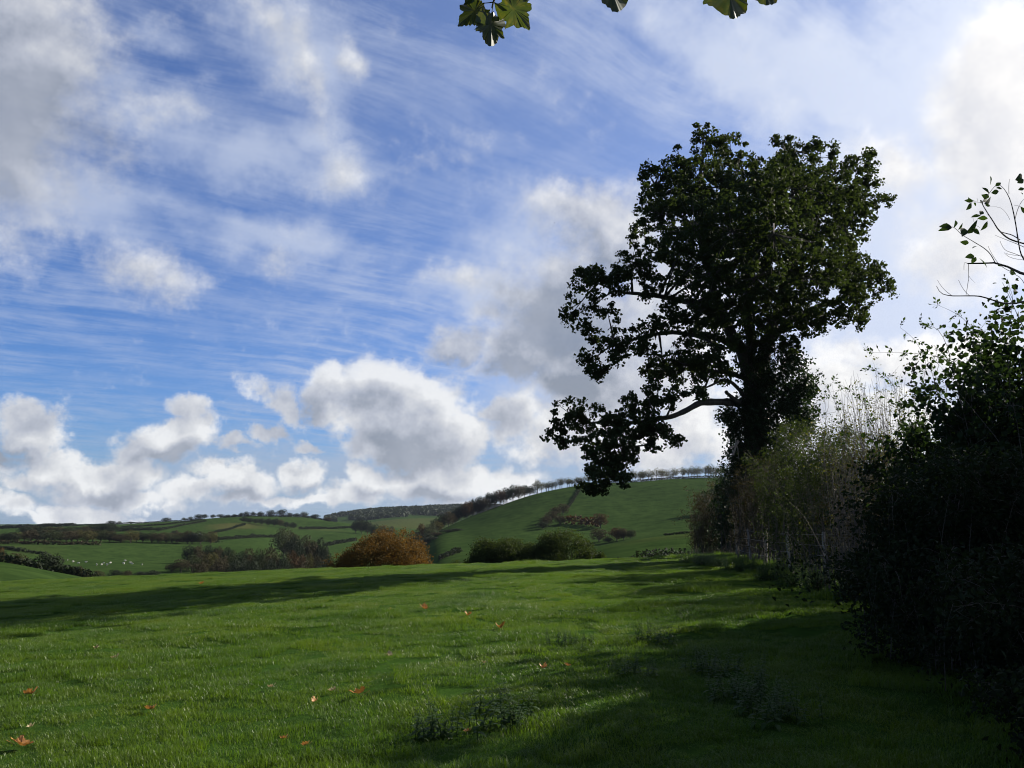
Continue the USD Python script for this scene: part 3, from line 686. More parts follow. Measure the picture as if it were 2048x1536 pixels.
# bare branches with a few leaves reaching in from the right
def elder():
    g = rng_of(55)
    base = ground_at(5.6, 7.4)
    t = thing('elder', 'bare twiggy elder branches with few leaves at upper right', 'tree', base)
    D = 7.2
    lines = [
     ([(2300, 1120), (2250, 900), (2180, 700), (2100, 560), (2048, 548), (2030, 540), (1990, 525), (1935, 527)], .034, .007),
     ([(2110, 575), (2060, 600), (2020, 608), (1950, 592), (1905, 592), (1885, 588), (1873, 572)], .014, .003),
     ([(1990, 525), (1978, 505), (1945, 482), (1925, 470), (1908, 455), (1900, 452)], .006, .002),
     ([(2100, 500), (2060, 490), (2020, 478), (1998, 460), (1985, 440), (1972, 420), (1965, 405), (1980, 385), (1990, 372)], .012, .003),
     ([(1965, 405), (1955, 404), (1935, 400)], .003, .0015),
     ([(2090, 560), (2040, 500), (2030, 440), (2022, 405), (2010, 380), (2000, 370)], .010, .003),
     ([(2040, 480), (2025, 470), (2000, 462), (1985, 440), (1975, 428)], .007, .003),
     ([(2060, 500), (2040, 490), (2020, 482), (1990, 470)], .005, .002),
     ([(2018, 388), (2018, 365), (2019, 358)], .003, .002), ([(2030, 440), (2042, 405), (2048, 398)], .004, .002),
     ([(1935, 527), (1930, 525), (1928, 540)], .003, .002), ([(1937, 528), (1938, 548), (1935, 575), (1932, 590)], .004, .002), ([(1938, 552), (1945, 560), (1950, 565)], .002, .001),
     ([(1905, 592), (1885, 575), (1875, 560)], .003, .002), ([(1940, 592), (1928, 580), (1917, 560)], .003, .002),
     ([(2060, 520), (2030, 508), (2010, 500), (2000, 482)], .004, .002), ([(2048, 520), (2020, 515), (2008, 505)], .003, .002), ([(2055, 512), (2030, 510), (2012, 507)], .003, .002),
     ([(2028, 545), (2000, 530), (1985, 510), (1976, 492)], .004, .002), ([(2100, 470), (2070, 440), (2045, 415), (2028, 410)], .004, .002),
     ([(2100, 640), (2060, 590), (2040, 555), (2018, 545)], .006, .002), ([(2075, 700), (2040, 640), (2015, 585), (2005, 565)], .006, .002),
     ([(1960, 455), (1950, 448), (1945, 430)], .002, .001), ([(2020, 440), (1998, 415), (1975, 412)], .002, .001),
    ]
    for k, (pp, r0, r1) in enumerate(lines):
        g2 = rng_of(k)
        q = [at_depth(px, py, D + .25 * math.sin(k * 2.1) + .03 * j * math.cos(k)) - base for j, (px, py) in enumerate(pp)]
        tb, _, _ = path_tube(q, np.linspace(r0 * .72, r1 * .72, len(q)), 6, .004, k, 4)
        obj('branch', tb, M['stem_bark'], t, smooth=True)
    # leaflets: base pixel, tip pixel
    LF = [((1980,370),(1983,352)),((1990,373),(2003,364)),((1992,376),(2006,377)),((1979,388),(1966,374)),((1982,386),(2000,382)),((1978,395),(1964,390)),((1966,404),(1977,393)),((1968,408),(1986,394)),((1960,400),(1964,408)),
          ((1950,402),(1935,397)),((1946,404),(1929,400)),((1955,404),(1955,396)),((1947,405),(1953,412)),((1943,406),(1934,420)),((1970,410),(1982,412)),
          ((1962,431),(1942,433)),((1976,437),(1955,436)),((1960,430),(1966,420)),((1930,467),(1960,440)),((1975,442),(1963,462)),((1943,458),(1961,468)),((1928,456),(1926,471)),((1908,456),(1913,442)),((1916,460),(1927,446)),((1905,455),(1877,460)),((1903,453),(1880,452)),
          ((1938,486),(1921,484)),((1944,497),(1954,491)),((1949,512),(1931,514)),((1952,514),(1943,527)),((1958,516),(1977,534)),((2030,360),(2048,350)),((2034,366),(2050,358)),((2036,380),(2050,376)),((2040,384),(2046,388)),((2041,414),(2052,428))]
    for k, (a, b) in enumerate(LF):
        A, Bp = at_depth(a[0], a[1], D - .05) - base, at_depth(b[0], b[1], D - .05 + g.normal() * .03) - base
        ax = Bp - A; L = np.linalg.norm(ax); ax = ax / L
        sd = unit(np.cross(ax, np.array([0, 1, 0]) + g.normal(size=3) * .5)); nn = np.cross(ax, sd)
        W = L * (.20 + .10 * g.random())
        rows = [(0, 0), (.18, .55), (.4, 1.0), (.62, .85), (.82, .45), (1.0, 0)]
        v, f = [], []
        for u, w in rows:
            c = A + ax * L * u - nn * L * .12 * u * u
            v += [c + sd * W * w + nn * W * w * .35, c, c - sd * W * w + nn * W * w * .35]
        for i in range(len(rows) - 1):
            o = i * 3
            f += [[o, o + 1, o + 4], [o, o + 4, o + 3], [o + 1, o + 2, o + 5], [o + 1, o + 5, o + 4]]
        obj('leaf', (np.array(v), np.array(f)), M['elder_leaf'], t, smooth=True)
elder()

# ================================================================= wire fence in front of the hedge
def fence():
    g = rng_of(8)
    t = thing('wire_fence', 'old stock fence of grey stakes and wire along the hedge foot', 'fence', ground_at(9.0, 27.0))
    o = ground_at(9.0, 27.0)
    posts = [(1475, 1106, 36.5), (1502, 1113, 32.0), (1532, 1119, 29.5), (1580, 1131, 25.8), (1655, 1150, 21.6), (1757, 1172, 17.9), (1880, 1210, 14.6)]
    tops = []
    for k, (px, py, d) in enumerate(posts):
        x = at_depth(px, py, d)[0]; b = ground_at(x, d)
        h, r = 1.18 + .12 * g.random(), .045 + .012 * g.random()
        lean = g.normal(size=2) * .05
        zz = np.array([-.15, .3, .8, h - .03, h]); rr = np.array([1, 1, .97, .95, .55]) * r
        P = b + np.stack([lean[0] * zz, lean[1] * zz, zz], 1) - o
        tb = tubes(P[None], rr[None], 9)
        n = len(tb[0]); cap = np.vstack([tb[0], P[-1:]]), np.vstack([tb[1], [[n - 9 + i, n - 9 + (i + 1) % 9, n] for i in range(9)]])
        obj('post', cap, M['post_wood'], t, smooth=40)
        tops.append((b - o, lean, h))
    g2 = Graph(); p = g2.add('principled_bsdf', 'BSDF', base_color=(.30, .29, .27), metallic=.7, roughness=.55)
    M['wire'] = g2.make('/World/Looks/wire', surface=p)
    for frac in (.95, .72, .50, .30):
        pts = []
        for (b, lean, h), nxt in zip(tops, tops[1:] + [None]):
            a = b + [lean[0] * h * frac - .05, lean[1] * h * frac, h * frac]
            pts.append(a)
            if nxt is not None:
                c = nxt[0] + [nxt[1][0] * nxt[2] * frac - .05, nxt[1][1] * nxt[2] * frac, nxt[2] * frac]
                pts.append((a + c) / 2 - [0, 0, .02])
        obj('wire', tubes(np.array(pts)[None], np.full((1, len(pts)), .003), 4), M['wire'], t)
fence()

# ================================================================= overhanging sycamore leaves
def lobed_leaf(A, B, g, width=.9, curl=.12, lobes=True, turn=None):
    """A broad lobed leaf whose stalk end is at A and whose tip is at B: a fan of triangles with a toothed outline."""
    ax = B - A; L = np.linalg.norm(ax); ax = ax / L
    sd = unit(np.cross(ax, np.array([0, 1, .3]) if turn is None else turn)); nn = np.cross(sd, ax)
    half = [(0, .06), (.04, .16), (-.04, .30), (.10, .42), (.20, .50), (.27, .36), (.36, .34), (.50, .47), (.58, .40), (.62, .27), (.74, .22), (.80, .13), (.90, .08)] if lobes else \
           [(0, .08), (.08, .26), (.24, .40), (.42, .44), (.60, .36), (.76, .24), (.90, .10)]
    out = [(u, w * width * (1 + .10 * g.normal())) for u, w in half] + [(1.0, 0)]
    out += [(u + .02 * g.normal(), -w * width * (1 + .10 * g.normal())) for u, w in half[::-1]]
    fine = []
    for (u0, w0), (u1, w1) in zip(out, out[1:] + out[:1]):
        for q in (0, .34, .67):
            j = .016 * g.normal() + (.022 if q == .34 else 0)
            fine.append((u0 + (u1 - u0) * q + j * .6, (w0 + (w1 - w0) * q) * (1 + j * 2)))
    out = fine
    mid = A + ax * L * .35 - nn * L * .02
    v = [mid]
    for u, w in out:
        v.append(A + ax * L * u + sd * L * w + nn * L * (abs(w) * .34 - curl * u * u * 1.6 + .05 * math.sin(9 * u + 3 * w) + .012 * g.normal()))
    n = len(out)
    f = [[0, i + 1, (i + 1) % n + 1] for i in range(n)]
    m = trimesh.Trimesh(np.array(v), np.array(f), process=False)
    v2, f2 = trimesh.remesh.subdivide(m.vertices, m.faces)
    return v2, f2
def syc_material():
    g = Graph()
    pos = g.add('geometry', 'position')
    n = g.add('noise_texture', 'fac', vector=pos, scale=38.0, detail=5.0, roughness=.6)
    n2 = g.add('noise_texture', 'fac', vector=pos, scale=9.0, detail=3.0)
    col = g.add('rgb_ramp', 'color', fac=n, ramp=[(0, (.015, .024, .006)), (.50, (.030, .042, .009)), (.68, (.065, .062, .012)), (.78, (.05, .028, .010))])
    col = g.mix(g.range(n2, .55, .75), col, (.05, .05, .014))
    p = g.add('principled_bsdf', 'BSDF', base_color=col, roughness=.5)
    tl = g.add('translucent_bsdf', 'BSDF', color=g.mix(1.0, col, (1.6, 1.6, .8), 'multiply'))
    return g.make('/World/Looks/sycamore_leaf', surface=g.add('mix_closure', 'closure', fac=.36, closure1=p, closure2=tl))
M['sycamore_leaf'] = syc_material()
def sycamore():
    g = rng_of(12)
    D = 2.75
    def branch(label, stem, leafs):
        base = at_depth(stem[0][0], stem[0][1], D)
        t = thing('sycamore_branch', label, 'branch', base, group=None)
        tb, q, _ = path_tube([at_depth(px, py, D + .02 * j) - base for j, (px, py) in enumerate(stem)], np.linspace(.006, .003, len(stem)), 6, .003, 3)
        obj('twig', tb, M['stem_bark'], t, smooth=True)
        for (a, b, wd, lob, off) in leafs:
            A, Bq = at_depth(a[0], a[1], D + off) - base, at_depth(b[0], b[1], D + off + .02 * g.normal()) - base
            near = q[np.argmin(np.linalg.norm(q - A, axis=1))]
            lf = obj('leaf', lobed_leaf(A, Bq, g, wd, lobes=lob, turn=np.array([0, 1, .3]) + g.normal(size=3) * .25), M['sycamore_leaf'], t, smooth=True)
            w = np.linspace(0, 1, 4)[:, None]
            obj('stalk', tubes((near + (A + (Bq - A) * .05 - near) * w)[None], np.array([[.0022, .0018, .0016, .0014]]), 5), M['elder_leaf'], lf)
    foot = ground_at(5.4, -3.4)
    t = thing('sycamore_tree', 'spreading sycamore overhanging the photographer, outside the picture', 'tree', foot)
    tb, q, _ = path_tube([(0, 0, -.2), (.05, 0, 1.5), (0, .1, 3.5), (-.2, .2, 6), (-.3, .3, 9)], [.36, .30, .26, .18, .06], 10, .03, 5)
    obj('trunk', tb, M['oak_bark'], t, smooth=True)
    C = []
    for k in range(70):
        u = unit(g.normal(size=3)); c = np.array([-1.6, .6, 7.6]) + u * g.random() ** .4 * np.array([4.2, 3.4, 3.0])
        tb, _, _ = path_tube([(-.1, .1, 3.2 + 2.5 * g.random()), (c * .5 + np.array([0, 0, 2.6])), c], [.07, .04, .012], 5, .02, k)
        obj('bough', tb, M['oak_bark'], t, smooth=True)
        C.append(c + g.normal(size=(110, 3)) * .5)
    obj('crown', leaves(np.vstack(C), .20, g, aspect=.9, shape=6), M['ivy_leaf'], t, kind='stuff')
    branch('sprig of four sunlit sycamore leaves hanging into the top of the sky', [(1040, -160), (1010, -70), (990, 0), (984, 16)],
           [((984, 22), (978, 104), .72, True, -.02), ((968, 4), (912, 58), .62, True, .05), ((1008, -8), (1064, 66), .70, True, -.05), ((1030, -30), (1046, 22), .9, True, .03), ((960, -22), (928, 12), .7, False, .02), ((1000, 8), (1018, 50), .6, False, .06)])
    branch('sprig with one pointed and two rounded leaves along the top edge', [(1420, -170), (1380, -90), (1330, -60), (1240, -50)],
           [((1218, -48), (1230, 36), .80, False, -.02), ((1458, -40), (1462, 50), .92, False, .03), ((1528, -56), (1532, 22), .92, False, -.04), ((1428, -50), (1424, 4), .7, False, .06)])
sycamore()

# ================================================================= bushes standing just beyond the brow of the field
def big_bush(name, label, px, top, w_px, r, leaf, size, n, seed, spiky=0.0, group=None, depth=.8, lobes=16, bare=0):
    g = rng_of(seed)
    b = spot(px, r)
    t_ = pix_dir(px, top); ztop = EYE[2] + r * t_[2] / math.hypot(t_[0], t_[1])
    H = max(ztop - b[2], 1.0) * 1.09; W = w_px / FPX * r / 2
    t = thing(name, label, 'bush', b, group=group)
    # lobes over a dome
    th = g.random(lobes) * 2 * PI; ph = np.arccos(1 - g.random(lobes) * 1.0)
    Lc = np.stack([np.sin(ph) * np.cos(th) * W * .68, np.sin(ph) * np.sin(th) * W * .68 * depth, H * (.30 + .42 * np.cos(ph))], 1)
    Lr = (.22 + .26 * g.random(lobes)) * min(W, H * .62)
    C, N, st = [], [], []
    for c, r_ in zip(Lc, Lr):
        m = int(n / lobes)
        u = unit(g.normal(size=(m // 6, 3)) + [0, 0, .25])
        s = c + u * r_ * (.70 + .32 * g.random((m // 6, 1)))
        C.append(np.repeat(s, 6, 0) + g.normal(size=(m // 6 * 6, 3)) * size * 1.1); N.append(np.repeat(u, 6, 0))
        k = np.linspace(0, 1, 5)[:, None]
        foot = np.array([g.normal() * W * .15, g.normal() * W * .12, 0])
        st.append(foot + (c - foot) * k + np.array([0, 0, .15 * H]) * k * (1 - k))
    obj('stems', tubes(np.stack(st), np.broadcast_to(np.linspace(.07, .02, 5), (len(st), 5)), 5), M['stem_bark'], t, kind='stuff')
    if spiky:
        ns = int(60 * spiky)
        i = g.integers(0, lobes, ns)
        u = unit(g.normal(size=(ns, 3)) * [.5, .5, .3] + [0, 0, 1.0])
        a = Lc[i] + u * Lr[i][:, None] * .8
        L = (.35 + .65 * g.random(ns)) * spiky
        k = np.linspace(0, 1, 4)
        S = a[:, None] + u[:, None] * (L[:, None] * k)[:, :, None]
        obj('shoots', tubes(S, np.broadcast_to(np.linspace(.014, .005, 4), (ns, 4)), 3), M['stem_bark'], t, kind='stuff')
        m = 16
        q = g.random((ns, m)) ** .8
        c = a[:, None] + u[:, None] * (L[:, None] * q)[:, :, None] + g.normal(size=(ns, m, 3)) * size * .8
        C.append(c.reshape(-1, 3)); N.append(np.repeat(u, m, 0))
    obj('leaves', leaves(np.vstack(C), size, g, np.vstack(N) * .7, spread=.8, aspect=.7), M[leaf], t, kind='stuff')
    return t
BR = 'bushes beyond the brow of the field'
big_bush('autumn_bush', 'large orange autumn bush behind the brow of the field', 766, 1058, 222, 68, 'orange_leaf', .14, 30000, 501, spiky=.62, group=BR, lobes=20)
big_bush('autumn_bush', 'low rusty shoulder at the left foot of the big orange bush', 702, 1104, 70, 69, 'orange_leaf', .12, 5000, 502, spiky=.25, group=BR, lobes=8)
big_bush('dark_bush', 'small dark green bush tucked left of the orange bush', 692, 1099, 40, 73, 'green_bush_leaf', .12, 4000, 503, spiky=.2, group=BR, lobes=7)
big_bush('green_bush', 'round olive green bush, left of the two behind the brow', 1003, 1068, 152, 66, 'green_bush_leaf', .13, 25000, 504, spiky=.3, group=BR, lobes=18)
big_bush('dark_bush', 'low dark bush at the left side of the olive green bush', 925, 1106, 60, 68, 'green_bush_leaf', .12, 5000, 505, spiky=.2, group=BR, lobes=8)
big_bush('green_bush', 'broad olive green bush, right of the two behind the brow', 1130, 1064, 158, 66, 'green_bush_leaf', .13, 25000, 506, spiky=.42, group=BR, lobes=18)
big_bush('green_bush', 'small tapering bush at the right foot of the broad olive bush', 1200, 1102, 44, 64, 'green_bush_leaf', .13, 3500, 507, spiky=.3, group=BR, lobes=7)
big_bush('dark_bush', 'dark round bush half hidden behind the two olive bushes', 1066, 1072, 70, 92, 'green_bush_leaf', .16, 6000, 508, spiky=.1, group=BR, lobes=9)

# ================================================================= far trees
stage.CreateClassPrim('/World/tree_kinds')
KINDS = {}
def tree_kind(name, leaf, seed, n=1500, size=.052, bare=.12, lob=12, flat=.9, sparse=False):
    """A tree one unit tall and one wide; copies are scaled to their height and width."""
    g = rng_of(seed)
    path = f'/World/tree_kinds/{name}'
    UsdGeom.Xform.Define(stage, path)
    c0 = bare + (1 - bare) * .46
    th = np.arange(lob) * 2.39996 + g.random(); zz = np.linspace(-.75, .95, lob)
    rad = np.sqrt(np.maximum(1 - zz ** 2, .05))
    Lc = np.stack([np.cos(th) * rad * .30, np.sin(th) * rad * .30, c0 + zz * (1 - bare) * .34], 1) + g.normal(size=(lob, 3)) * .03
    Lr = .17 + .07 * g.random(lob)
    Lc = np.vstack([Lc, [[0, 0, c0]]]); Lr = np.append(Lr, .26)
    C, N = [], []
    for c, r in zip(Lc, Lr):
        m = int(n * r * r / (Lr ** 2).sum())
        u = unit(g.normal(size=(m, 3)))
        C.append(c + u * r * np.array([1, 1, flat]) * (.72 + .38 * g.random((m, 1)))); N.append(u)
    C, N = np.vstack(C), np.vstack(N)
    keep = (C[:, 2] > bare * .8) & (C[:, 2] < 1.03); C, N = C[keep], N[keep]
    st = [np.array([[0, 0, -.12], [0, 0, .1], [.01, 0, .3], [0, .01, c0]])]
    rr = [np.array([.035, .028, .022, .014])]
    k = np.linspace(0, 1, 4)[:, None]
    for c in Lc[:-1]:
        a = np.array([0, 0, bare * .8 + .12 * g.random()])
        st.append(a + (c - a) * k + np.array([0, 0, .05]) * k * (1 - k)); rr.append(np.array([.014, .011, .008, .004]))
    usdkit.mesh(stage, path + '/trunk', tubes(np.stack(st), np.stack(rr), 5), M['far_bark'])
    cr = usdkit.mesh(stage, path + '/crown', leaves(C, size, g, N * 1.2, spread=.55, aspect=.85), M[leaf])
    tag(cr, kind='stuff')
    KINDS[name] = path
for i in range(3):
    tree_kind(f'dark_{i}', 'far_dark', 600 + i, 1700)
    tree_kind(f'green_{i}', 'far_green', 610 + i, 1700)
    tree_kind(f'brown_{i}', 'far_brown', 620 + i, 1600)
    tree_kind(f'rust_{i}', 'far_rust', 630 + i, 1600)
    tree_kind(f'grey_{i}', 'far_grey', 640 + i, 1500)
    tree_kind(f'row_{i}', 'row_leaf', 650 + i, 620, size=.048, bare=.30, lob=9, flat=.8)
tree_kind('gold_0', 'far_gold', 660, 1500)
KPICK = rng_of(4242)
def far_tree(kind, px, top, w, r=None, base=None, label='', cat='tree', group=None, rmin=90, name=None):
    if r is None:
        loc = hit(px, base, rmin); r = math.hypot(loc[0], loc[1])
    else: loc = spot(px, r)
    d = pix_dir(px, top)
    H = EYE[2] + r * d[2] / math.hypot(d[0], d[1]) - loc[2]
    H = max(H, 2.0); W = w / FPX * r * 1.12
    v = KPICK.integers(0, 3) if kind != 'gold' else 0
    return copy_of(KINDS[f'{kind}_{v}'], name or f'{kind}_tree', label, cat, loc, KPICK.random() * 6.28, (W, W, H), group)
COLOUR = dict(dark='dark', green='green', brown='brown', rust='rusty', grey='grey green', gold='yellowing', row='thin')
_ONES = 'first second third fourth fifth sixth seventh eighth ninth'.split()
_TENS = {20: 'twent', 30: 'thirt', 40: 'fort', 50: 'fift', 60: 'sixt'}
ORD_OLD = ['first', 'second', 'third', 'fourth', 'fifth', 'sixth', 'seventh', 'eighth', 'ninth', 'tenth', 'eleventh', 'twelfth', 'thirteenth', 'fourteenth', 'fifteenth', 'sixteenth', 'seventeenth', 'eighteenth', 'nineteenth', 'twentieth',
       'twenty-first', 'twenty-second', 'twenty-third', 'twenty-fourth', 'twenty-fifth', 'twenty-sixth', 'twenty-seventh', 'twenty-eighth', 'twenty-ninth', 'thirtieth', 'thirty-first', 'thirty-second', 'thirty-third', 'thirty-fourth', 'thirty-fifth', 'thirty-sixth', 'thirty-seventh', 'thirty-eighth', 'thirty-ninth', 'fortieth', 'forty-first', 'forty-second', 'forty-third', 'forty-fourth', 'forty-fifth']
ORD = ORD_OLD[:19] + [x for t_, n_ in sorted(_TENS.items()) for x in [n_ + 'ieth'] + [f'{n_}y-{o}' for o in _ONES]]
def crest(px, r0, r1):
    rr = np.linspace(r0, r1, 160); d = pix_dir(px, 1030); h = math.hypot(d[0], d[1])
    return float(rr[np.argmax((height(d[0] / h * rr, d[1] / h * rr) - EYE[2]) / rr)])
def tree_row(where, group, items, noun='tree', **kw):
    """items: (kind, px, top, width[, base or r]); labelled by their order from the left."""
    items = sorted(items, key=lambda i: i[1])
    for k, it in enumerate(items):
        size = 'broad' if it[3] > 1.25 * np.median([i[3] for i in items]) else 'small' if it[3] < .72 * np.median([i[3] for i in items]) else 'round'
        lab = f'{size} {COLOUR[it[0]]} {noun}, {ORD[k]} from left {where}'
        far_tree(it[0], it[1], it[2], it[3], label=lab, group=group, name='hill_tree' if 'name' not in kw else kw['name'], **(dict(r=kw['r'] + 1.0 * (k % 3)) if 'r' in kw else dict(base=it[4]) if it[4] > 500 and not kw.get('dist') else dict(r=it[4])))

sky_trees = [('dark',8,1053,14),('dark',20,1048,15),('brown',38,1050,14),('brown',55,1051,14),('dark',80,1048,14),('dark',92,1046,16),('dark',104,1046,16),('dark',118,1047,12),('dark',137,1047,17),('brown',152,1050,14),('dark',223,1041,18),('grey',239,1042,8),('dark',262,1043,16),('dark',291,1043,6),
  ('dark',332,1035,19),('green',351,1040,7),('grey',368,1035,9),('grey',380,1033,11),('dark',396,1028,15),('dark',408,1028,15),('dark',425,1029,12),('dark',440,1028,15),('dark',455,1029,12),('dark',469,1028,12),('dark',481,1025,11),('dark',492,1023,14),('dark',506,1023,11),('dark',520,1023,16),('dark',541,1020,20),('dark',562,1018,20),('dark',579,1025,15),('dark',592,1026,13),('grey',608,1023,18),('dark',630,1028,20),('brown',655,1034,13)]
tree_row('along the skyline of the left hill', 'trees along the skyline of the left hill', sky_trees, r=far(955))

g_ = rng_of(91)
belt = []
for k in range(30):
    px = 6 + k * 14.2 + g_.normal() * 2.5
    belt.append((['dark', 'dark', 'brown', 'brown', 'green', 'gold'][int(g_.integers(0, 6)) if k % 7 else 4], px, 1062 - 4 * math.sin(px / 70) + g_.normal() * 2.4 + (3 if px < 60 else 0), 23 + 9 * g_.random(), far(470) + 10 * g_.normal()))
tree_row('in wood above the sheep field', 'trees of the long wood above the sheep field', belt, dist=True)
upper = [('dark',52,1056,17,far(610)),('brown',68,1056,16,far(620)),('dark',84,1055,16,far(600)),('brown',100,1056,15,far(610)),('dark',186,1052,18,far(640)),('dark',199,1050,17,far(650)),('dark',212,1049,18,far(640)),('dark',226,1051,18,far(650)),('brown',170,1055,16,far(620)),('dark',155,1056,16,far(610)),('green',138,1057,17,far(600)),('brown',120,1056,17,far(600)),('dark',244,1057,14,far(700)),('dark',262,1056,14,far(700)),('dark',281,1057,14,far(690)),('dark',300,1057,14,far(690)),('dark',318,1059,13,far(680))]
upper = [(a, b, c - 4, d * 1.45, e) for a, b, c, d, e in upper]
tree_row('in wood under the left skyline', 'trees of the upper wood on the left hill', upper, dist=True)
dia = [('dark',488,1033,16,1045),('dark',500,1035,14,1047),('dark',512,1036,14,1048),('dark',524,1036,15,1050),('dark',536,1036,16,1052),('dark',549,1036,18,1053),('brown',561,1039,16,1054),('dark',573,1043,16,1056),('dark',586,1044,15,1058)]
tree_row('in belt down the middle hill', 'trees of the belt slanting down the middle hill', dia)
clump = [('grey',570,1052,44,far(395)),('dark',592,1068,34,far(385)),('grey',612,1071,34,far(360)),('brown',622,1074,32,far(350)),('dark',642,1076,32,far(352)),('brown',584,1060,34,far(400)),('dark',652,1090,26,far(345)),('dark',600,1085,30,far(340))]
tree_row('in clump above the valley wood', 'trees of the tall clump above the valley wood', clump, dist=True)
valley = []
for px, top, w, kd, r in ((350,1127,24,'brown',300),(368,1118,28,'brown',300),(390,1108,32,'green',305),(410,1103,30,'brown',310),(428,1106,34,'gold',300),(448,1110,32,'brown',295),(466,1101,28,'green',310),(484,1103,30,'dark',300),(503,1096,30,'brown',315),(522,1097,28,'green',310),(540,1094,32,'brown',312),(556,1103,26,'brown',300),(572,1107,26,'dark',298),(590,1103,32,'rust',300),(607,1106,22,'rust',296),(624,1110,24,'gold',292),(640,1112,24,'brown',290),(660,1112,26,'dark',288),(478,1118,40,'dark',285),(510,1118,40,'dark',285),(545,1116,36,'dark',283),(440,1122,34,'brown',285),(405,1122,36,'brown',288),(420,1090,24,'dark',360),(440,1092,24,'brown',360),(380,1090,22,'dark',365),(400,1089,22,'brown',365),(460,1094,24,'dark',350),(575,1118,34,'dark',280),(610,1120,34,'brown',278),(650,1124,34,'dark',276),(685,1122,26,'dark',276)):
    valley.append((kd, px, top, w, far(r)))
tree_row('in the valley floor wood', 'trees of the autumn wood on the valley floor', valley, dist=True)
glen = [('dark',712,1040,20,far(740)),('dark',724,1037,22,far(735)),('dark',736,1040,20,far(730)),('dark',748,1047,18,far(700)),('brown',765,1050,20,far(690)),('brown',782,1052,18,far(680)),
        ('rust',844,1045,24,far(455)),('grey',862,1046,26,far(450)),('gold',876,1042,24,far(455)),('dark',830,1062,36,far(430)),('dark',852,1066,36,far(420)),('dark',848,1076,40,far(395)),('brown',872,1064,30,far(430)),('dark',895,1061,34,far(425)),('dark',912,1063,32,far(420)),('dark',868,1078,40,far(395)),('grey',860,1056,24,far(440)),('dark',826,1084,34,far(380))]
tree_row('in gully between the two hills', 'trees of the gully between the hills', glen, dist=True)
slope = []
for k, (px, top) in enumerate(((872,1046),(884,1034),(897,1030),(910,1022),(922,1016),(934,1008),(946,1004),(958,1000),(968,1001),(978,991),(990,987),(1002,985),(1014,982),(1026,977),(1038,976),(1049,977),(1060,979),(905,1036),(930,1026),(955,1014))):
    slope.append((['dark', 'dark', 'brown', 'dark', 'dark', 'rust'][k % 6], px, top - 7, 25, crest(px, far(420), far(540)) - 6 * (k % 3)))
tree_row('in wood climbing the right hill', 'trees climbing the left edge of the right hill', slope, dist=True)
row = []
for k in range(56):
    px = 1070 + k * 7.0 + g_.normal() * 2.2
    top = np.interp(px, [1065, 1100, 1160, 1230, 1330, 1420, 1460], [969, 961, 957, 947, 941, 933, 934]) - 2 + g_.normal() * 2.8
    row.append(('row', px, top, 14 + 12 * g_.random() ** 1.3 + (7 if k in (4, 52, 54) else 0), crest(px, far(440), far(560))))
tree_row('in windbreak on the right hilltop', 'windbreak trees along the top of the right hill', row, dist=True)
mid = [('dark',1412,984,36,1028),('dark',1436,980,40,1028),('dark',1462,980,44,1030),('dark',1490,982,44,1030),('brown',1092,1031,26,1052),('brown',1103,1022,26,1044),('brown',1112,1012,24,1036),('brown',1126,1007,24,1030),('dark',1086,1042,26,1058),('brown',1120,1030,24,1050),('rust',1201,1025,34,1056),('brown',1198,1057,36,1084),('rust',1234,1054,34,1082),('brown',1247,1056,26,1080),('green',1262,1058,20,1078),('dark',1216,1074,20,1086)]
tree_row('halfway down the right hill', 'trees and bushes halfway down the right hill', mid, noun='bush tree', rmin=150)
nl = [('dark',105,1103,52,1139),('rust',3,1092,20,1112),('dark',9,1101,20,1118),('brown',40,1106,34,1127),('dark',63,1124,16,1131),('dark',78,1124,16,1134),('dark',135,1131,14,1144),('dark',152,1132,18,1147),('brown',166,1132,18,1149),('brown',180,1138,14,1151),('brown',203,1141,26,1154),('dark',240,1138,24,1154),('brown',263,1140,18,1154),('dark',291,1142,28,1154),('dark',314,1140,26,1154),('dark',120,1118,30,1142)]
tree_row('along near left field hedge', 'trees along the hedge of the near left field', [(a, b, c, d, far(158)) if b < 215 else (a, b, c, d, far(288)) for a, b, c, d, e in nl], dist=True)
single = [('dark', 506, 1066, 11, 1075, 'small lone dark tree in the open field of the middle hill'), ('brown', 352, 1060, 8, 1068, 'tiny lone tree below the field corner on the left hill')]
for kd, px, top, w, base, lab in single: far_tree(kd, px, top, w, base=base, label=lab, name='hill_tree')
farm = [('dark', 392, 1066, 12, 1078), ('dark', 405, 1066, 14, 1078), ('dark', 416, 1067, 12, 1078), ('dark', 347, 1061, 10, 1070), ('dark', 380, 1066, 10, 1078)]
tree_row('around the little pale barn', 'trees around the little pale barn', farm)

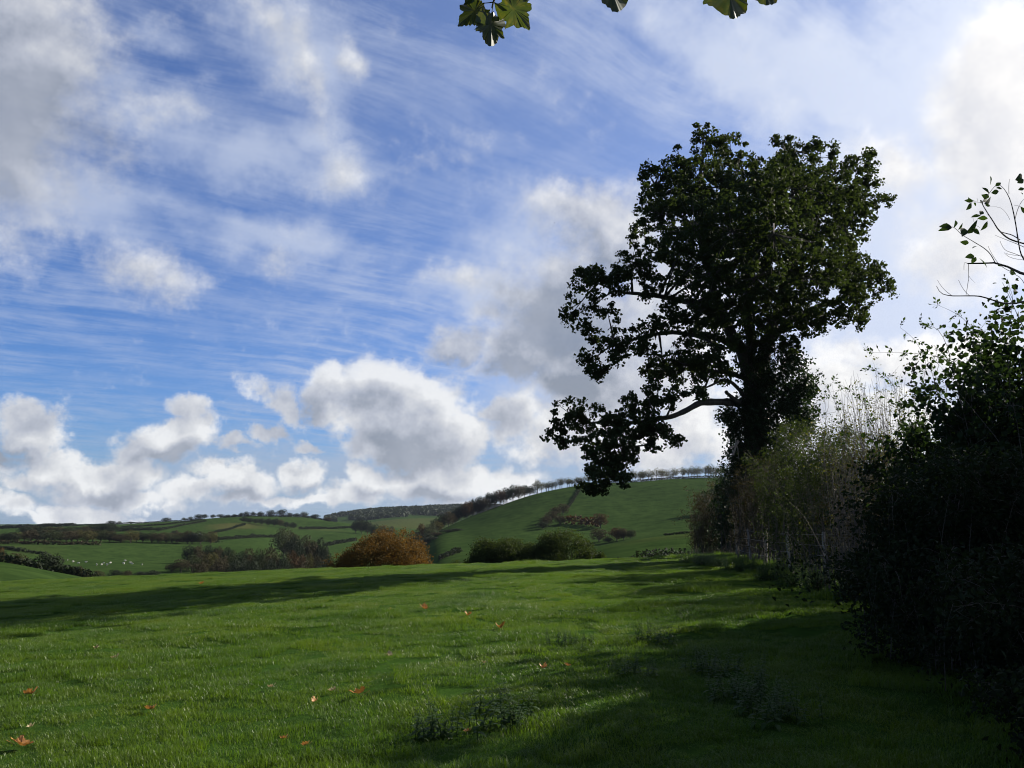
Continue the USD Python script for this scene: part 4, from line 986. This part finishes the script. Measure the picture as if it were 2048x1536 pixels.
# ================================================================= hedgerows between the far fields
def hedgerow(label, pts, h, seed, leaf='far_dark', wid=None, rmin=90, group='hedgerows between the far fields', gaps=0.0, name='hedgerow'):
    g = rng_of(seed)
    P = [hit(p[0], p[1], rmin) if len(p) == 2 else spot(p[0], p[2]) for p in pts]
    t = thing(name, label, 'hedge', P[0], group=group)
    P = np.array(P)
    s = np.concatenate([[0], np.cumsum(np.linalg.norm(np.diff(P[:, :2], axis=0), axis=1))])
    lf = min(h * .45, .0036 * math.hypot(P[0][0], P[0][1]))
    n = int(min(9000, max(260, s[-1] / h * 30 * (h * .5 / lf) ** 2)))
    u = g.random(n) * s[-1]
    if gaps: u = u[(meshkit.noise(np.stack([u / (h * 4), u * 0, u * 0], 1), seed) > gaps)]
    x, y = np.interp(u, s, P[:, 0]), np.interp(u, s, P[:, 1])
    bump = .65 + .6 * meshkit.noise(np.stack([u / (h * 2.2), u * 0 + 3, u * 0], 1), seed + 1)
    w = (wid or h * .7)
    x = x + g.normal(size=len(u)) * w * .4; y = y + g.normal(size=len(u)) * w * .4
    z = height(x, y) + h * bump * (g.random(len(u)) ** .7)
    C = np.stack([x, y, z], 1) - P[0]
    obj('foliage', leaves(C, lf, g, np.array([0, 0, .6]), aspect=.9), M[leaf], t, kind='stuff')
    k = max(3, int(s[-1] / (h * 3)))
    us = np.linspace(0, s[-1], min(k, 40))
    f = np.stack([np.interp(us, s, P[:, 0]), np.interp(us, s, P[:, 1])], 1)
    zz = height(f[:, 0], f[:, 1])
    S = np.stack([np.stack([f[:, 0], f[:, 1], zz - .2 + q * h * .8], 1) for q in (0, .5, 1)], 1) - P[0]
    obj('stems', tubes(S, np.broadcast_to(np.array([.08, .06, .03]) * h / 2, (len(us), 3)), 4), M['far_bark'], t, kind='stuff')
hedgerow('lower of the two hedges along the narrow strip below the left skyline', [(235, 1063), (330, 1059), (372, 1050), (412, 1043)], 2.6, 701)
hedgerow('upper of the two hedges along the narrow strip below the left skyline', [(243, 1055), (330, 1050), (405, 1040)], 2.4, 702)
hedgerow('hedge slanting up the middle hill to the tree belt', [(418, 1069), (450, 1062), (490, 1050)], 2.6, 703)
hedgerow('long hedge under the pale field of the middle hill', [(408, 1081), (460, 1079), (520, 1075), (560, 1075)], 2.8, 704)
hedgerow('hedge crossing below the knoll of the middle hill', [(598, 1059), (650, 1058), (712, 1056)], 3.2, 705)
hedgerow('hedge rising from behind the orange bush to the tall clump', [(650, 1093), (680, 1087), (712, 1082)], 3.4, 706)
hedgerow('dark hedge along the far side of the near left field', [(0, 1122, far(152)), (60, 1132, far(152)), (120, 1145, far(154)), (190, 1158, far(154)), (230, 1160, far(156))], 1.5, 707)
hedgerow('hedge behind the oak of the near left field', [(-20, 1096), (40, 1104), (90, 1110)], 2.2, 708)
hedgerow('line of hedge and ditch climbing straight up the right hill', [(1135, 1018), (1150, 996), (1166, 974)], 1.8, 709)
hedgerow('rusty hedge between the bushes halfway down the right hill', [(1128, 1047), (1160, 1050), (1192, 1054)], 4.6, 710, leaf='far_rust')
hedgerow('low dark hedge along the foot of the windbreak', [*[(p, 0, crest(p, far(440), far(560)) - 3) for p in (1165, 1240, 1320, 1400, 1460)]], 2.0, 711)
hedgerow('thin hedge on top of the small sunlit hill', [(1300, 0, far(184)), (1340, 0, far(184)), (1375, 0, far(184)), (1410, 0, far(184))], .8, 712, gaps=.4)
hedgerow('dark hedge at the foot of the small sunlit hill', [(1288, 0, 96), (1320, 0, 94), (1350, 0, 92), (1400, 0, 90)], 2.6, 713, wid=3.4)
hedgerow('short hedge at the lower left corner of the right hill', [(880, 1120), (900, 1112), (918, 1106)], 2.5, 714)
hedgerow('hedge edging the wood along the valley side', [(352, 1085), (400, 1084), (440, 1086)], 3.0, 715)
hedgerow('hedge below the long wood above the sheep', [(0, 1088), (60, 1089), (120, 1090), (200, 1091)], 2.6, 716, leaf='far_brown')
hedgerow('skyline hedge left of the first broad skyline tree', [(150, 0, far(955)), (220, 0, far(955)), (300, 0, far(955)), (400, 0, far(955))], 2.4, 717)
hedgerow('skyline hedge under the row of dark skyline trees', [(440, 0, far(955)), (520, 0, far(955)), (600, 0, far(955)), (660, 0, far(955))], 3.4, 718)
hedgerow('skyline hedge at the far left end of the hill', [(-40, 0, far(955)), (40, 0, far(955)), (150, 0, far(955))], 5.0, 719)

# the wooded hill farthest off: one mass of trees
def far_wood():
    g = rng_of(31)
    n = 16000
    px = 650 + 380 * g.random(n); r = far(1450) + (far(2060) - far(1450)) * g.random(n) ** .8
    s = np.sin(px / 23) * .5 + meshkit.noise(np.stack([px / 18, r / 130, 0 * r], 1), 4)
    keep = (s > .18) | (r > far(1960))
    px, r = px[keep], r[keep]
    d = np.array([pix_dir(a, 1040) for a in px]); h = np.hypot(d[:, 0], d[:, 1])
    x, y = d[:, 0] / h * r, d[:, 1] / h * r
    z = height(x, y) + g.random(len(x)) * 13.0
    o = spot(840, far(1800))
    w = obj('wood', leaves(np.stack([x, y, z], 1), 13.0, g, np.array([0, -.4, .8]), aspect=.9), M['far_dark'])
    tag(w, 'dark wood covering the farthest hill in the middle distance', 'wood', kind='stuff')
far_wood()

# ================================================================= sheep and a barn in the valley
sheep_mat = usdkit.material(stage, '/World/Looks/fleece', {'p': ('principled_bsdf', {'base_color': (.27, .26, .235), 'roughness': .95})}, [], surface='p.BSDF')
face_mat = usdkit.material(stage, '/World/Looks/sheep_face', {'p': ('principled_bsdf', {'base_color': (.35, .31, .27), 'roughness': .8})}, [], surface='p.BSDF')
stage.CreateClassPrim('/World/animal_kinds')
def sheep_kind(path, graze):
    UsdGeom.Xform.Define(stage, path)
    import manifold3d as m3
    def ball(c, r, s=(1, 1, 1)): return m3.Manifold.sphere(r, 14).scale(s).translate(c)
    def hull(*a): return m3.Manifold.batch_hull(list(a))
    body = hull(ball((-.42, 0, .66), .27), ball((.36, 0, .66), .27), ball((0, 0, .60), .32))
    neck_end = (.66, 0, .42) if graze else (.66, 0, .92)
    body = body + hull(ball((.42, 0, .74), .17), ball(neck_end, .11))
    head = hull(ball(neck_end, .10), ball((neck_end[0] + .17, 0, neck_end[2] - (.14 if graze else .05)), .055))
    for s in (-1, 1): head = head + hull(ball((neck_end[0], s * .09, neck_end[2] + .04), .03), ball((neck_end[0] - .03, s * .19, neck_end[2] + .03), .02))
    legs = None
    for sx in (-.40, .36):
        for sy in (-.13, .13):
            l = hull(ball((sx, sy, .5), .07), ball((sx + .02, sy, .24), .04)) + hull(ball((sx + .02, sy, .24), .04), ball((sx, sy, .03), .035))
            legs = l if legs is None else legs + l
    tail = hull(ball((-.66, 0, .72), .05), ball((-.72, 0, .5), .04))
    usdkit.mesh(stage, path + '/body', body + tail, sheep_mat, smooth=True)
    usdkit.mesh(stage, path + '/head', head, face_mat, smooth=True)
    usdkit.mesh(stage, path + '/legs', legs, face_mat, smooth=True)
sheep_kind('/World/animal_kinds/grazing_sheep', True); sheep_kind('/World/animal_kinds/standing_sheep', False)
gs = rng_of(17)
flock = [(135, 1122), (146, 1125), (157, 1128), (193, 1131), (203, 1131), (207, 1128), (214, 1131), (220, 1128), (221, 1127), (247, 1128), (248, 1129), (250, 1123), (260, 1127), (264, 1129), (284, 1131), (172, 1126)]
for k, (px, py) in enumerate(flock):
    p = hit(px, py, 250)
    copy_of('/World/animal_kinds/' + ('grazing_sheep' if k % 3 else 'standing_sheep'), 'sheep', f'white sheep in the valley field, {ORD[k]} from the left of the scattered flock' if False else f'white sheep, {ORD[sorted(range(len(flock)), key=lambda i: flock[i][0]).index(k)]} from the left in the valley field flock', 'sheep', p, gs.random() * 6.28, 1.0, 'sheep in the valley field')
def barn():
    p = hit(393, 1078, 300)
    t = thing('barn', 'little pale roofed barn among trees on the left hill', 'barn', p, .3)
    wall = usdkit.material(stage, '/World/Looks/barn_wall', {'p': ('principled_bsdf', {'base_color': (.24, .22, .20), 'roughness': .9})}, [], surface='p.BSDF')
    roof = usdkit.material(stage, '/World/Looks/barn_roof', {'p': ('principled_bsdf', {'base_color': (.46, .48, .52), 'roughness': .5})}, [], surface='p.BSDF')
    b = trimesh.creation.box((9, 6, 3.2)); b.apply_translation((0, 0, 1.6)); obj('wall', b, wall, t)
    v = np.array([[-4.8, -3.4, 3.1], [4.8, -3.4, 3.1], [4.8, 3.4, 3.1], [-4.8, 3.4, 3.1], [-4.8, 0, 5.0], [4.8, 0, 5.0]])
    f = np.array([[0, 1, 5], [0, 5, 4], [2, 3, 4], [2, 4, 5], [0, 4, 3], [1, 2, 5], [0, 2, 1], [0, 3, 2]])
    obj('roof', (v, f), roof, t)
    d = trimesh.creation.box((2.4, .1, 2.4)); d.apply_translation((1.0, -3.06, 1.2)); obj('door', d, face_mat, t)
barn()
# two birds far off
def bird(label, px, py, dist, span):
    c = at_depth(px, py, dist)
    t = thing('bird', label, 'bird', c, .6)
    k = span / 2
    bm = usdkit.material(stage, '/World/Looks/feathers', {'p': ('principled_bsdf', {'base_color': (.03, .03, .035), 'roughness': .7})}, [], surface='p.BSDF')
    b = trimesh.creation.icosphere(2, 1.0); b.apply_scale((k * .42, k * .13, k * .12)); b2 = trimesh.creation.icosphere(1, k * .1); b2.apply_translation((k * .42, 0, k * .04))
    tl = (np.array([[-k * .35, 0, 0], [-k * .75, k * .14, 0], [-k * .75, -k * .14, 0]]), np.array([[0, 1, 2]]))
    obj('body', join([(np.array(b.vertices), np.array(b.faces)), (np.array(b2.vertices), np.array(b2.faces)), tl]), bm, t)
    for s in (-1, 1):
        v = np.array([[k * .2, s * k * .08, .02], [k * .24, s * k * .5, k * .28], [-k * .05, s * k, k * .22], [-k * .12, s * k * .5, k * .24], [-k * .2, s * k * .08, .02]])
        obj('wing', (v, np.array([[0, 1, 3], [0, 3, 4], [1, 2, 3]])), bm, t)
bird('small dark bird flying above the big white cumulus', 785, 718, 70, .26)
bird('tiny dark bird in front of the cloud left of the oak', 1109, 446, 85, .26)

# ================================================================= the field's grass
def grass_material():
    g = Graph()
    geo = g.add('geometry')
    oi = g.add('object_info')
    col = g.add('rgb_ramp', 'color', fac=f'{geo}.random_per_island', ramp=[(0, (.058, .100, .009)), (.45, (.110, .174, .013)), (.85, (.172, .238, .018)), (.965, (.22, .25, .03)), (.98, (.20, .20, .08)), (1, (.26, .24, .11))])
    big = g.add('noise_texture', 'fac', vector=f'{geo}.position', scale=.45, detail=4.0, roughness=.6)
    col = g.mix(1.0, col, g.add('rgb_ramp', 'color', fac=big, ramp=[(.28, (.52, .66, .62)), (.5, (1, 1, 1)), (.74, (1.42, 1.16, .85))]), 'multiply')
    p = g.add('principled_bsdf', 'BSDF', base_color=col, roughness=.42, specular_ior_level=.26)
    t = g.add('translucent_bsdf', 'BSDF', color=g.mix(1.0, col, (1.4, 1.5, .6), 'multiply'))
    return g.make('/World/Looks/grass_blade', surface=g.add('mix_closure', 'closure', fac=.45, closure1=p, closure2=t))
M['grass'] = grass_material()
def grass_patch(g, n, tall, width):
    """One square metre of turf."""
    xy = g.random((n, 2)) - .5
    clump = meshkit.noise(np.stack([xy[:, 0] * 7, xy[:, 1] * 7, xy[:, 0] * 0], 1), int(g.integers(1000)))
    h = tall * (.45 + .55 * g.random(n)) * (.55 + .9 * clump)
    a = g.random(n) * 2 * PI
    side = np.stack([np.cos(a), np.sin(a), 0 * a], 1) * (width * (.6 + .8 * g.random(n)))[:, None]
    lean = np.stack([-np.sin(a), np.cos(a), 0 * a], 1) * (h * (.15 + .75 * g.random(n)))[:, None] + np.array([-.012, .004, 0])
    b = np.concatenate([xy, -np.full((n, 1), .02)], 1)
    m = b + lean * .35 + np.array([0, 0, 1]) * (h * .62)[:, None]
    tp = b + lean + np.array([0, 0, 1]) * (h * (.92 - .25 * g.random(n)))[:, None]
    v = np.stack([b - side * .5, b + side * .5, m + side * .38, m - side * .38, tp], 1).reshape(-1, 3)
    f = (np.array([[0, 1, 2], [0, 2, 3], [3, 2, 4]])[None] + (np.arange(n) * 5)[:, None, None]).reshape(-1, 3)
    return v, f
FENCE_X = lambda y: 8.6 + .02 * np.maximum(y - 15, 0) + .5
def grass():
    g = rng_of(3)
    root = UsdGeom.PointInstancer.Define(stage, '/World/grass')
    tag(root, 'short green pasture grass covering the near field', 'grass', kind='stuff')
    UsdGeom.Scope.Define(stage, '/World/grass/tufts')
    protos = []
    for k in range(9):
        tall, n, wd = ((.066, 3400, .0040), (.070, 3400, .0040), (.080, 3200, .0042), (.060, 3600, .0038), (.074, 3300, .0040), (.088, 3000, .0044), (.18, 1500, .0052), (.22, 1300, .0056), (.068, 3400, .0040))[k]
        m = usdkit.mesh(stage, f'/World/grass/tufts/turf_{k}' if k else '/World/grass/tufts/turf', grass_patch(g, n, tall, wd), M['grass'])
        protos.append(m.GetPath())
    step = .72
    ys = np.arange(2.6, 55, step)
    P, I, S, Q = [], [], [], []
    for y in ys:
        lo, hi = -.70 * y - 2.5, min(.78 * y + 2.5, FENCE_X(y) + 2.2)
        for x in np.arange(lo, hi, step):
            P.append((x + g.normal() * .12, y + g.normal() * .12))
    P = np.array(P)
    z = height(P[:, 0], P[:, 1])
    e = .35
    nx, ny = -(height(P[:, 0] + e, P[:, 1]) - height(P[:, 0] - e, P[:, 1])) / (2 * e), -(height(P[:, 0], P[:, 1] + e) - height(P[:, 0], P[:, 1] - e)) / (2 * e)
    near_hedge = P[:, 0] > FENCE_X(P[:, 1]) - 1.4 - .8 * g.random(len(P))
    lush = meshkit.fbm(np.stack([P[:, 0] * .55, P[:, 1] * .55, 0 * z], 1), 3, 41)
    pos, idx, sc, quat = [], [], [], []
    for k in range(len(P)):
        idx.append(int(g.integers(6, 8)) if near_hedge[k] or g.random() < .004 else int(g.choice([0, 1, 2, 3, 4, 5, 8])))
        s = .66 + 1.25 * (lush[k] - .28) + .14 * g.normal()
        sc.append((1.05, 1.05, max(.62, s)))
        q = Gf.Rotation(Gf.Vec3d(0, 0, 1), Gf.Vec3d(float(nx[k]), float(ny[k]), 1.0).GetNormalized()).GetQuat()
        q = q * Gf.Rotation(Gf.Vec3d(0, 0, 1), float(g.random() * 360)).GetQuat()
        quat.append(Gf.Quath(q.GetReal(), *[float(c) for c in q.GetImaginary()]))
        pos.append((P[k, 0], P[k, 1], z[k]))
    root.CreatePrototypesRel().SetTargets(protos)
    root.CreatePositionsAttr(Vt.Vec3fArray.FromNumpy(np.array(pos, np.float32)))
    root.CreateProtoIndicesAttr(Vt.IntArray(idx))
    root.CreateScalesAttr(Vt.Vec3fArray.FromNumpy(np.array(sc, np.float32)))
    root.CreateOrientationsAttr(Vt.QuathArray(quat))
    print('grass patches', len(pos))
grass()

# ================================================================= nettles and weeds
def nettles(label, px, py, w, h, n, seed, group=None, leaf='nettle_leaf', cat='nettles', loc=None):
    g = rng_of(seed)
    b = loc if loc is not None else hit(px, py, 3, 60)
    t = thing('nettle_clump', label, cat, b, group=group)
    K = 6; q = np.linspace(0, 1, K)
    foot = np.clip(g.normal(size=(n, 2)), -1.4, 1.4) * w * .36
    lean = np.clip(g.normal(size=(n, 2)), -1.3, 1.3) * .20 * h
    H = h * (.55 + .5 * g.random(n))
    S = np.zeros((n, K, 3)); S[..., :2] = foot[:, None] + lean[:, None] * (q ** 1.5)[None, :, None]; S[..., 2] = H[:, None] * q
    S[..., 2] += (height(b[0] + foot[:, 0], b[1] + foot[:, 1]) - b[2])[:, None]
    obj('stems', tubes(S, np.broadcast_to(.004 * (1.2 - q), (n, K)), 4), M['nettle_leaf'], t, kind='stuff')
    V, F, o = [], [], 0
    m = 9
    i = np.repeat(np.arange(n), m * 2); lv = np.tile(np.repeat(np.linspace(.18, 1.0, m), 2), n)
    sg = np.tile([1, -1], n * m); ang = np.tile(np.repeat(np.arange(m) * PI / 2, 2), n) + np.repeat(g.random(n) * 6, m * 2) + g.normal(size=n * m * 2) * .3
    kk = np.clip((lv * (K - 1)).astype(int), 0, K - 2)
    c = S[i, kk] + (S[i, kk + 1] - S[i, kk]) * (lv * (K - 1) - kk)[:, None]
    d = np.stack([np.cos(ang) * sg, np.sin(ang) * sg, .25 - .5 * (1 - lv) + g.normal(size=len(lv)) * .15], 1); d = unit(d)
    L = (.075 * (1.15 - .75 * lv) * (.7 + .6 * g.random(len(lv))))[:, None] * (h / .4) ** .5
    sd = unit(np.cross(d, [0, 0, 1.0])); up = np.cross(sd, d)
    v = np.stack([c, c + d * L * .35 + sd * L * .27 + up * L * .07, c + d * L * .75 + sd * L * .16 - up * L * .02, c + d * L * 1.05 - up * L * .22, c + d * L * .75 - sd * L * .16 - up * L * .02, c + d * L * .35 - sd * L * .27 + up * L * .07], 1)
    f = np.array([[0, 1, 5], [1, 2, 4], [1, 4, 5], [2, 3, 4]])
    obj('leaves', (v.reshape(-1, 3), (f[None] + (np.arange(len(c)) * 6)[:, None, None]).reshape(-1, 3)), M[leaf], t, kind='stuff')
nettles('nettle clump in sun at the edge of the foreground shadow', 965, 1462, .8, .42, 17, 801)
nettles('few thin nettles at the front left of the sunlit clump', 868, 1478, .30, .24, 10, 802)
nettles('yellowing nettles at the right of the sunlit clump', 1030, 1450, .22, .24, 9, 803)
nettles('dark nettle clump in the shaded grass, nearest the fence side', 1310, 1290, .50, .38, 20, 804)
nettles('low dark weed patch just right of the brown leaves in mid field', 1140, 1288, .62, .20, 22, 805)
nettles('weed clump catching light below the dark nettles', 1425, 1345, .50, .32, 22, 806)
nettles('low weeds on the sunlit strip between the two shadows', 1268, 1350, .45, .22, 16, 807)
nettles('low clump of weeds in the shaded bottom right foreground', 1560, 1440, .6, .34, 26, 808)
nettles('tall weeds in deep shade before the brambles', 1490, 1395, .6, .36, 24, 809)
NG = 'nettles along the foot of the hedge'
gn = rng_of(66)
for k in range(26):
    y = 8.5 + k * .95 + gn.random() * .5
    x = FENCE_X(y) - 1.5 - 1.1 * gn.random() - (max(0, 14 - y) * .28)
    nettles(f'dark nettles at the hedge foot, {ORD[k]} clump counting away from the camera', 0, 0, .6, .42 + .22 * gn.random(), 46, 820 + k, NG, loc=ground_at(x, y))
nettles('tiny weed on the open grass at the far left', 30, 1183, .5, .18, 12, 860)

# ================================================================= fallen leaves
def dead_material(name, a, b):
    g = Graph()
    n = g.add('noise_texture', 'fac', vector=g.add('geometry', 'position'), scale=30.0, detail=5.0, roughness=.6)
    col = g.add('rgb_ramp', 'color', fac=n, ramp=[(.3, a), (.7, b)])
    p = g.add('principled_bsdf', 'BSDF', base_color=col, roughness=.6)
    t = g.add('translucent_bsdf', 'BSDF', color=col)
    return g.make('/World/Looks/' + name, surface=g.add('mix_closure', 'closure', fac=.25, closure1=p, closure2=t))
M['dead_leaf'] = dead_material('dead_leaf', (.15, .062, .014), (.46, .21, .045))
M['pale_leaf'] = dead_material('pale_leaf', (.19, .145, .065), (.36, .29, .14))
def fallen(label, px, py, size, seed, mat='dead_leaf', curl=.95):
    g = rng_of(seed)
    p = hit(px, py, 3, 60); d = pix_dir(px, py)
    lift = .035
    p = p - d * (lift / -d[2])
    t = thing('fallen_leaf', label, 'leaf', p, g.random() * 6.28)
    size *= .88
    v, f = lobed_leaf(np.array([0, -size * .45, 0]), np.array([0, size * .5, 0]), g, .95, curl=.02, turn=np.array([0, 0, 1.0]))
    v = np.array(v)
    r = np.hypot(v[:, 0], v[:, 1]) / size
    v[:, 2] += size * (curl * r ** 2 + .22 * (meshkit.noise(v / size * 3.2 + seed, seed) - .5) + .18 * v[:, 0] / size * g.normal())
    v[:, 0] *= .8
    obj('blade', (v, f), M[mat], t, smooth=True)
    st = np.array([[0, -size * .42, 0], [0, -size * .6, .01], [.01, -size * .8, .03]])
    obj('stalk', tubes(st[None], np.array([[.002, .0018, .0016]]), 5), M[mat], t)
fallen('large curled brown leaf in the bottom left corner', 46, 1490, .21, 901, curl=.5)
fallen('curled brown leaf near the left edge', 57, 1388, .18, 902)
fallen('bright tan leaf in the left foreground', 299, 1421, .155, 903)
fallen('upright reddish leaf left of the nettle clump', 713, 1390, .18, 904)
fallen('reddish leaf at the end of the row in mid field, nearest the shade', 1002, 1255, .24, 905)
fallen('brown leaf in the middle of the row in mid field', 938, 1230, .20, 906)
fallen('pair of brown leaf halves at the left of the row in mid field', 850, 1217, .24, 907)
fallen('tan leaf on the grass right of the nettle clump', 1088, 1336, .13, 908)
fallen('tiny orange leaf right of the tan one', 1137, 1331, .08, 909)
fallen('small flat tan leaf left of the upright reddish one', 663, 1383, .10, 910, 'pale_leaf')
fallen('dark shrivelled leaf just below the flat tan one', 628, 1403, .09, 911)
fallen('pale leaf lying in the left middle of the field', 193, 1296, .13, 912, 'pale_leaf')
fallen('pale double leaf just right of the left middle one', 228, 1316, .13, 913, 'pale_leaf')
fallen('yellowish leaf in the centre of the field', 781, 1311, .11, 914, 'pale_leaf')
fallen('pale yellow leaf in the left centre foreground', 541, 1375, .11, 915, 'pale_leaf')
fallen('small brown leaf at the bottom, left of two', 566, 1478, .08, 916)
fallen('small brown leaf at the bottom, right of two', 609, 1491, .08, 917)
fallen('dry upright leaf in front of the nettle clump', 932, 1464, .06, 918)
fallen('small pale leaf behind the nettle clump', 968, 1326, .08, 919, 'pale_leaf')
fallen('little brown leaf left of the mid field row', 780, 1221, .12, 920)
fallen('distant brown leaf on the sunlit brow to the left', 402, 1168, .22, 921)
fallen('pale scrap of leaf at the lower left', 58, 1455, .07, 922, 'pale_leaf')

# ================================================================= the air
def haze():
    b = trimesh.creation.box(bounds=((-6500, -400, -75), (6500, 6600, 130)))
    g = Graph()
    v = g.add('principled_volume', 'volume', color=(.72, .82, 1.0), density=HAZE, anisotropy=.3)
    tag(obj('haze', b, g.make('/World/Looks/haze', volume=v)), kind='stuff')
HAZE = 1.3e-5
haze()
